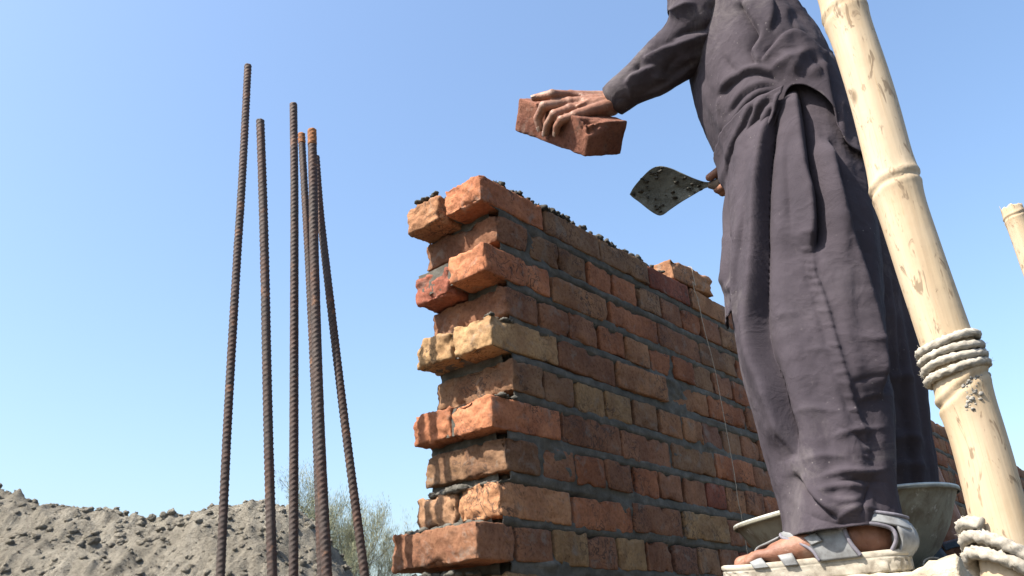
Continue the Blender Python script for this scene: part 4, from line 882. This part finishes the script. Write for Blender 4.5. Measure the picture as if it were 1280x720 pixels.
# ------------------------------------------------------------------ trowel
tnrm = np.array([-.30, -.80, -.52]); tnrm /= np.linalg.norm(tnrm); tp0 = hR(893, 229, -.012)
tpx = np.array([(787, 243), (792, 234), (803, 221), (814, 211), (825, 207.5), (838, 210), (852, 216), (868, 223), (880, 227), (888, 228), (888, 233), (880, 236), (868, 243), (852, 252.5), (838, 262), (829, 268.5), (822, 269), (812, 263), (800, 253.5), (791, 247)], float)
tq = catmull(np.vstack([tpx, tpx[:1]]), 120)[:-1]; ctr = np.array([826, 238.0]); TV = []; rings = (1, .97, .9, .75, .55, .35, .15)
for s in rings:
    q = ctr + (tq - ctr) * s; P = on_plane(q[:, 0], q[:, 1], tp0, tnrm); TV.append(P + np.outer(.006 * (1 - s ** 2) + .0012 * fbm(P * 60, 3), -tnrm) * 1.0)
bl = Geo(); bl.add(np.vstack(TV), grid_faces(119, len(rings), True) + [tuple(range((len(rings) - 1) * 119, len(rings) * 119))])
trowel = empty('trowel', tp0); tag(trowel, "mason's trowel with a rounded diamond blade crusted with dried mortar, held by the worker", 'trowel')
b_ = bl.obj('blade', MTR, trowel, origin=tuple(tp0)); solid(b_, .0022)
for q in range(60):
    pass
cr = Geo()
for q in range(55):
    s = rng.uniform(.1, .93); i = rng.integers(0, 119); pq = ctr + (tq[i] - ctr) * math.sqrt(s)
    if pq[1] > 250 and rng.random() < .6: continue
    P = on_plane(pq[0], pq[1], tp0, tnrm) + tnrm * .0015; V, F = lump(P, rng.uniform(.0015, .005), rng.uniform(0, 90), .45, .9, 7, 5); cr.add(V, F)
cr.obj('mortar_crust', MMW, trowel, origin=tuple(tp0))
hnd = Geo(); ha = on_plane(np.array([885.0, 893, 901, 915, 940]), np.array([231.5, 231, 230.5, 229.5, 228]), tp0, tnrm); hnd.add(*tube(catmull(ha, 30), np.interp(np.linspace(0, 1, 30), [0, .2, .4, 1], [.006, .010, .0135, .014]), 14))
hnd.obj('handle', MHANDLE, trowel, origin=tuple(tp0))

# ------------------------------------------------------------------ mortar pan behind the near foot
pc_ = atY(1063, 640, 1.45); pr = .178; pb = Geo(); pf = [(.02, .0), (.06, .001), (.095, .008), (.125, .03), (.150, .062), (.168, .096), (.177, .112), (.181, .114), (.184, .112), (.183, .108)]
th = np.linspace(0, 2 * np.pi, 96, endpoint=False); RV = []
for r, z in pf:
    for t_ in th: RV.append((r * math.cos(t_) * (1 + .012 * math.sin(2 * t_)), r * math.sin(t_), z + .002 * math.sin(3 * t_) * (z / .11)))
RV = np.array(RV); roll = math.radians(-5); RX = RV.copy(); RX[:, 0] = RV[:, 0] * math.cos(roll) + RV[:, 2] * math.sin(roll) * 1; RX[:, 2] = RV[:, 2] * math.cos(roll) - RV[:, 0] * math.sin(roll)
base = np.array([pc_[0], 1.455, ZP + .004]); RX[:, 2] -= RX[:, 2].min()
pb.add(RX + base, grid_faces(96, len(pf), True) + [tuple(range(95, -1, -1))])
pan = pb.obj('mortar_pan', MPAN, origin=tuple(base)); solid(pan, .0025, 1); tag(pan, "mortar-stained round steel pan standing on the plank behind the near foot", 'pan')
rimg = Geo(); rimV = RX.reshape(len(pf), 96, 3)[7] + base; rimg.add(*tube(np.vstack([rimV, rimV[:2]]), .0028, 8, False)); rimg.obj('rim', simple('worn_bright_steel', [(.3, (.3, .3, .26)), (.7, (.55, .55, .5))], 40, .5, .5, metal=.3), pan, origin=tuple(base))
# a curl of string on the plank
a = np.linspace(.3, 2 * np.pi * .95, 50); c = atY(1166, 700, 1.33); c = np.array([c[0], 1.33, ZP + .003])
SP = np.stack([c[0] + .018 * np.cos(a) + .004 * a / 6, c[1] + .004 * np.sin(a), c[2] + .012 + .012 * np.sin(a)], 1)
g = Geo(); g.add(*tube(SP, .0014, 7)); tag(g.obj('string_curl', MSTRING, origin=tuple(c)), 'small white curl of string lying on the plank by the pan', 'string')
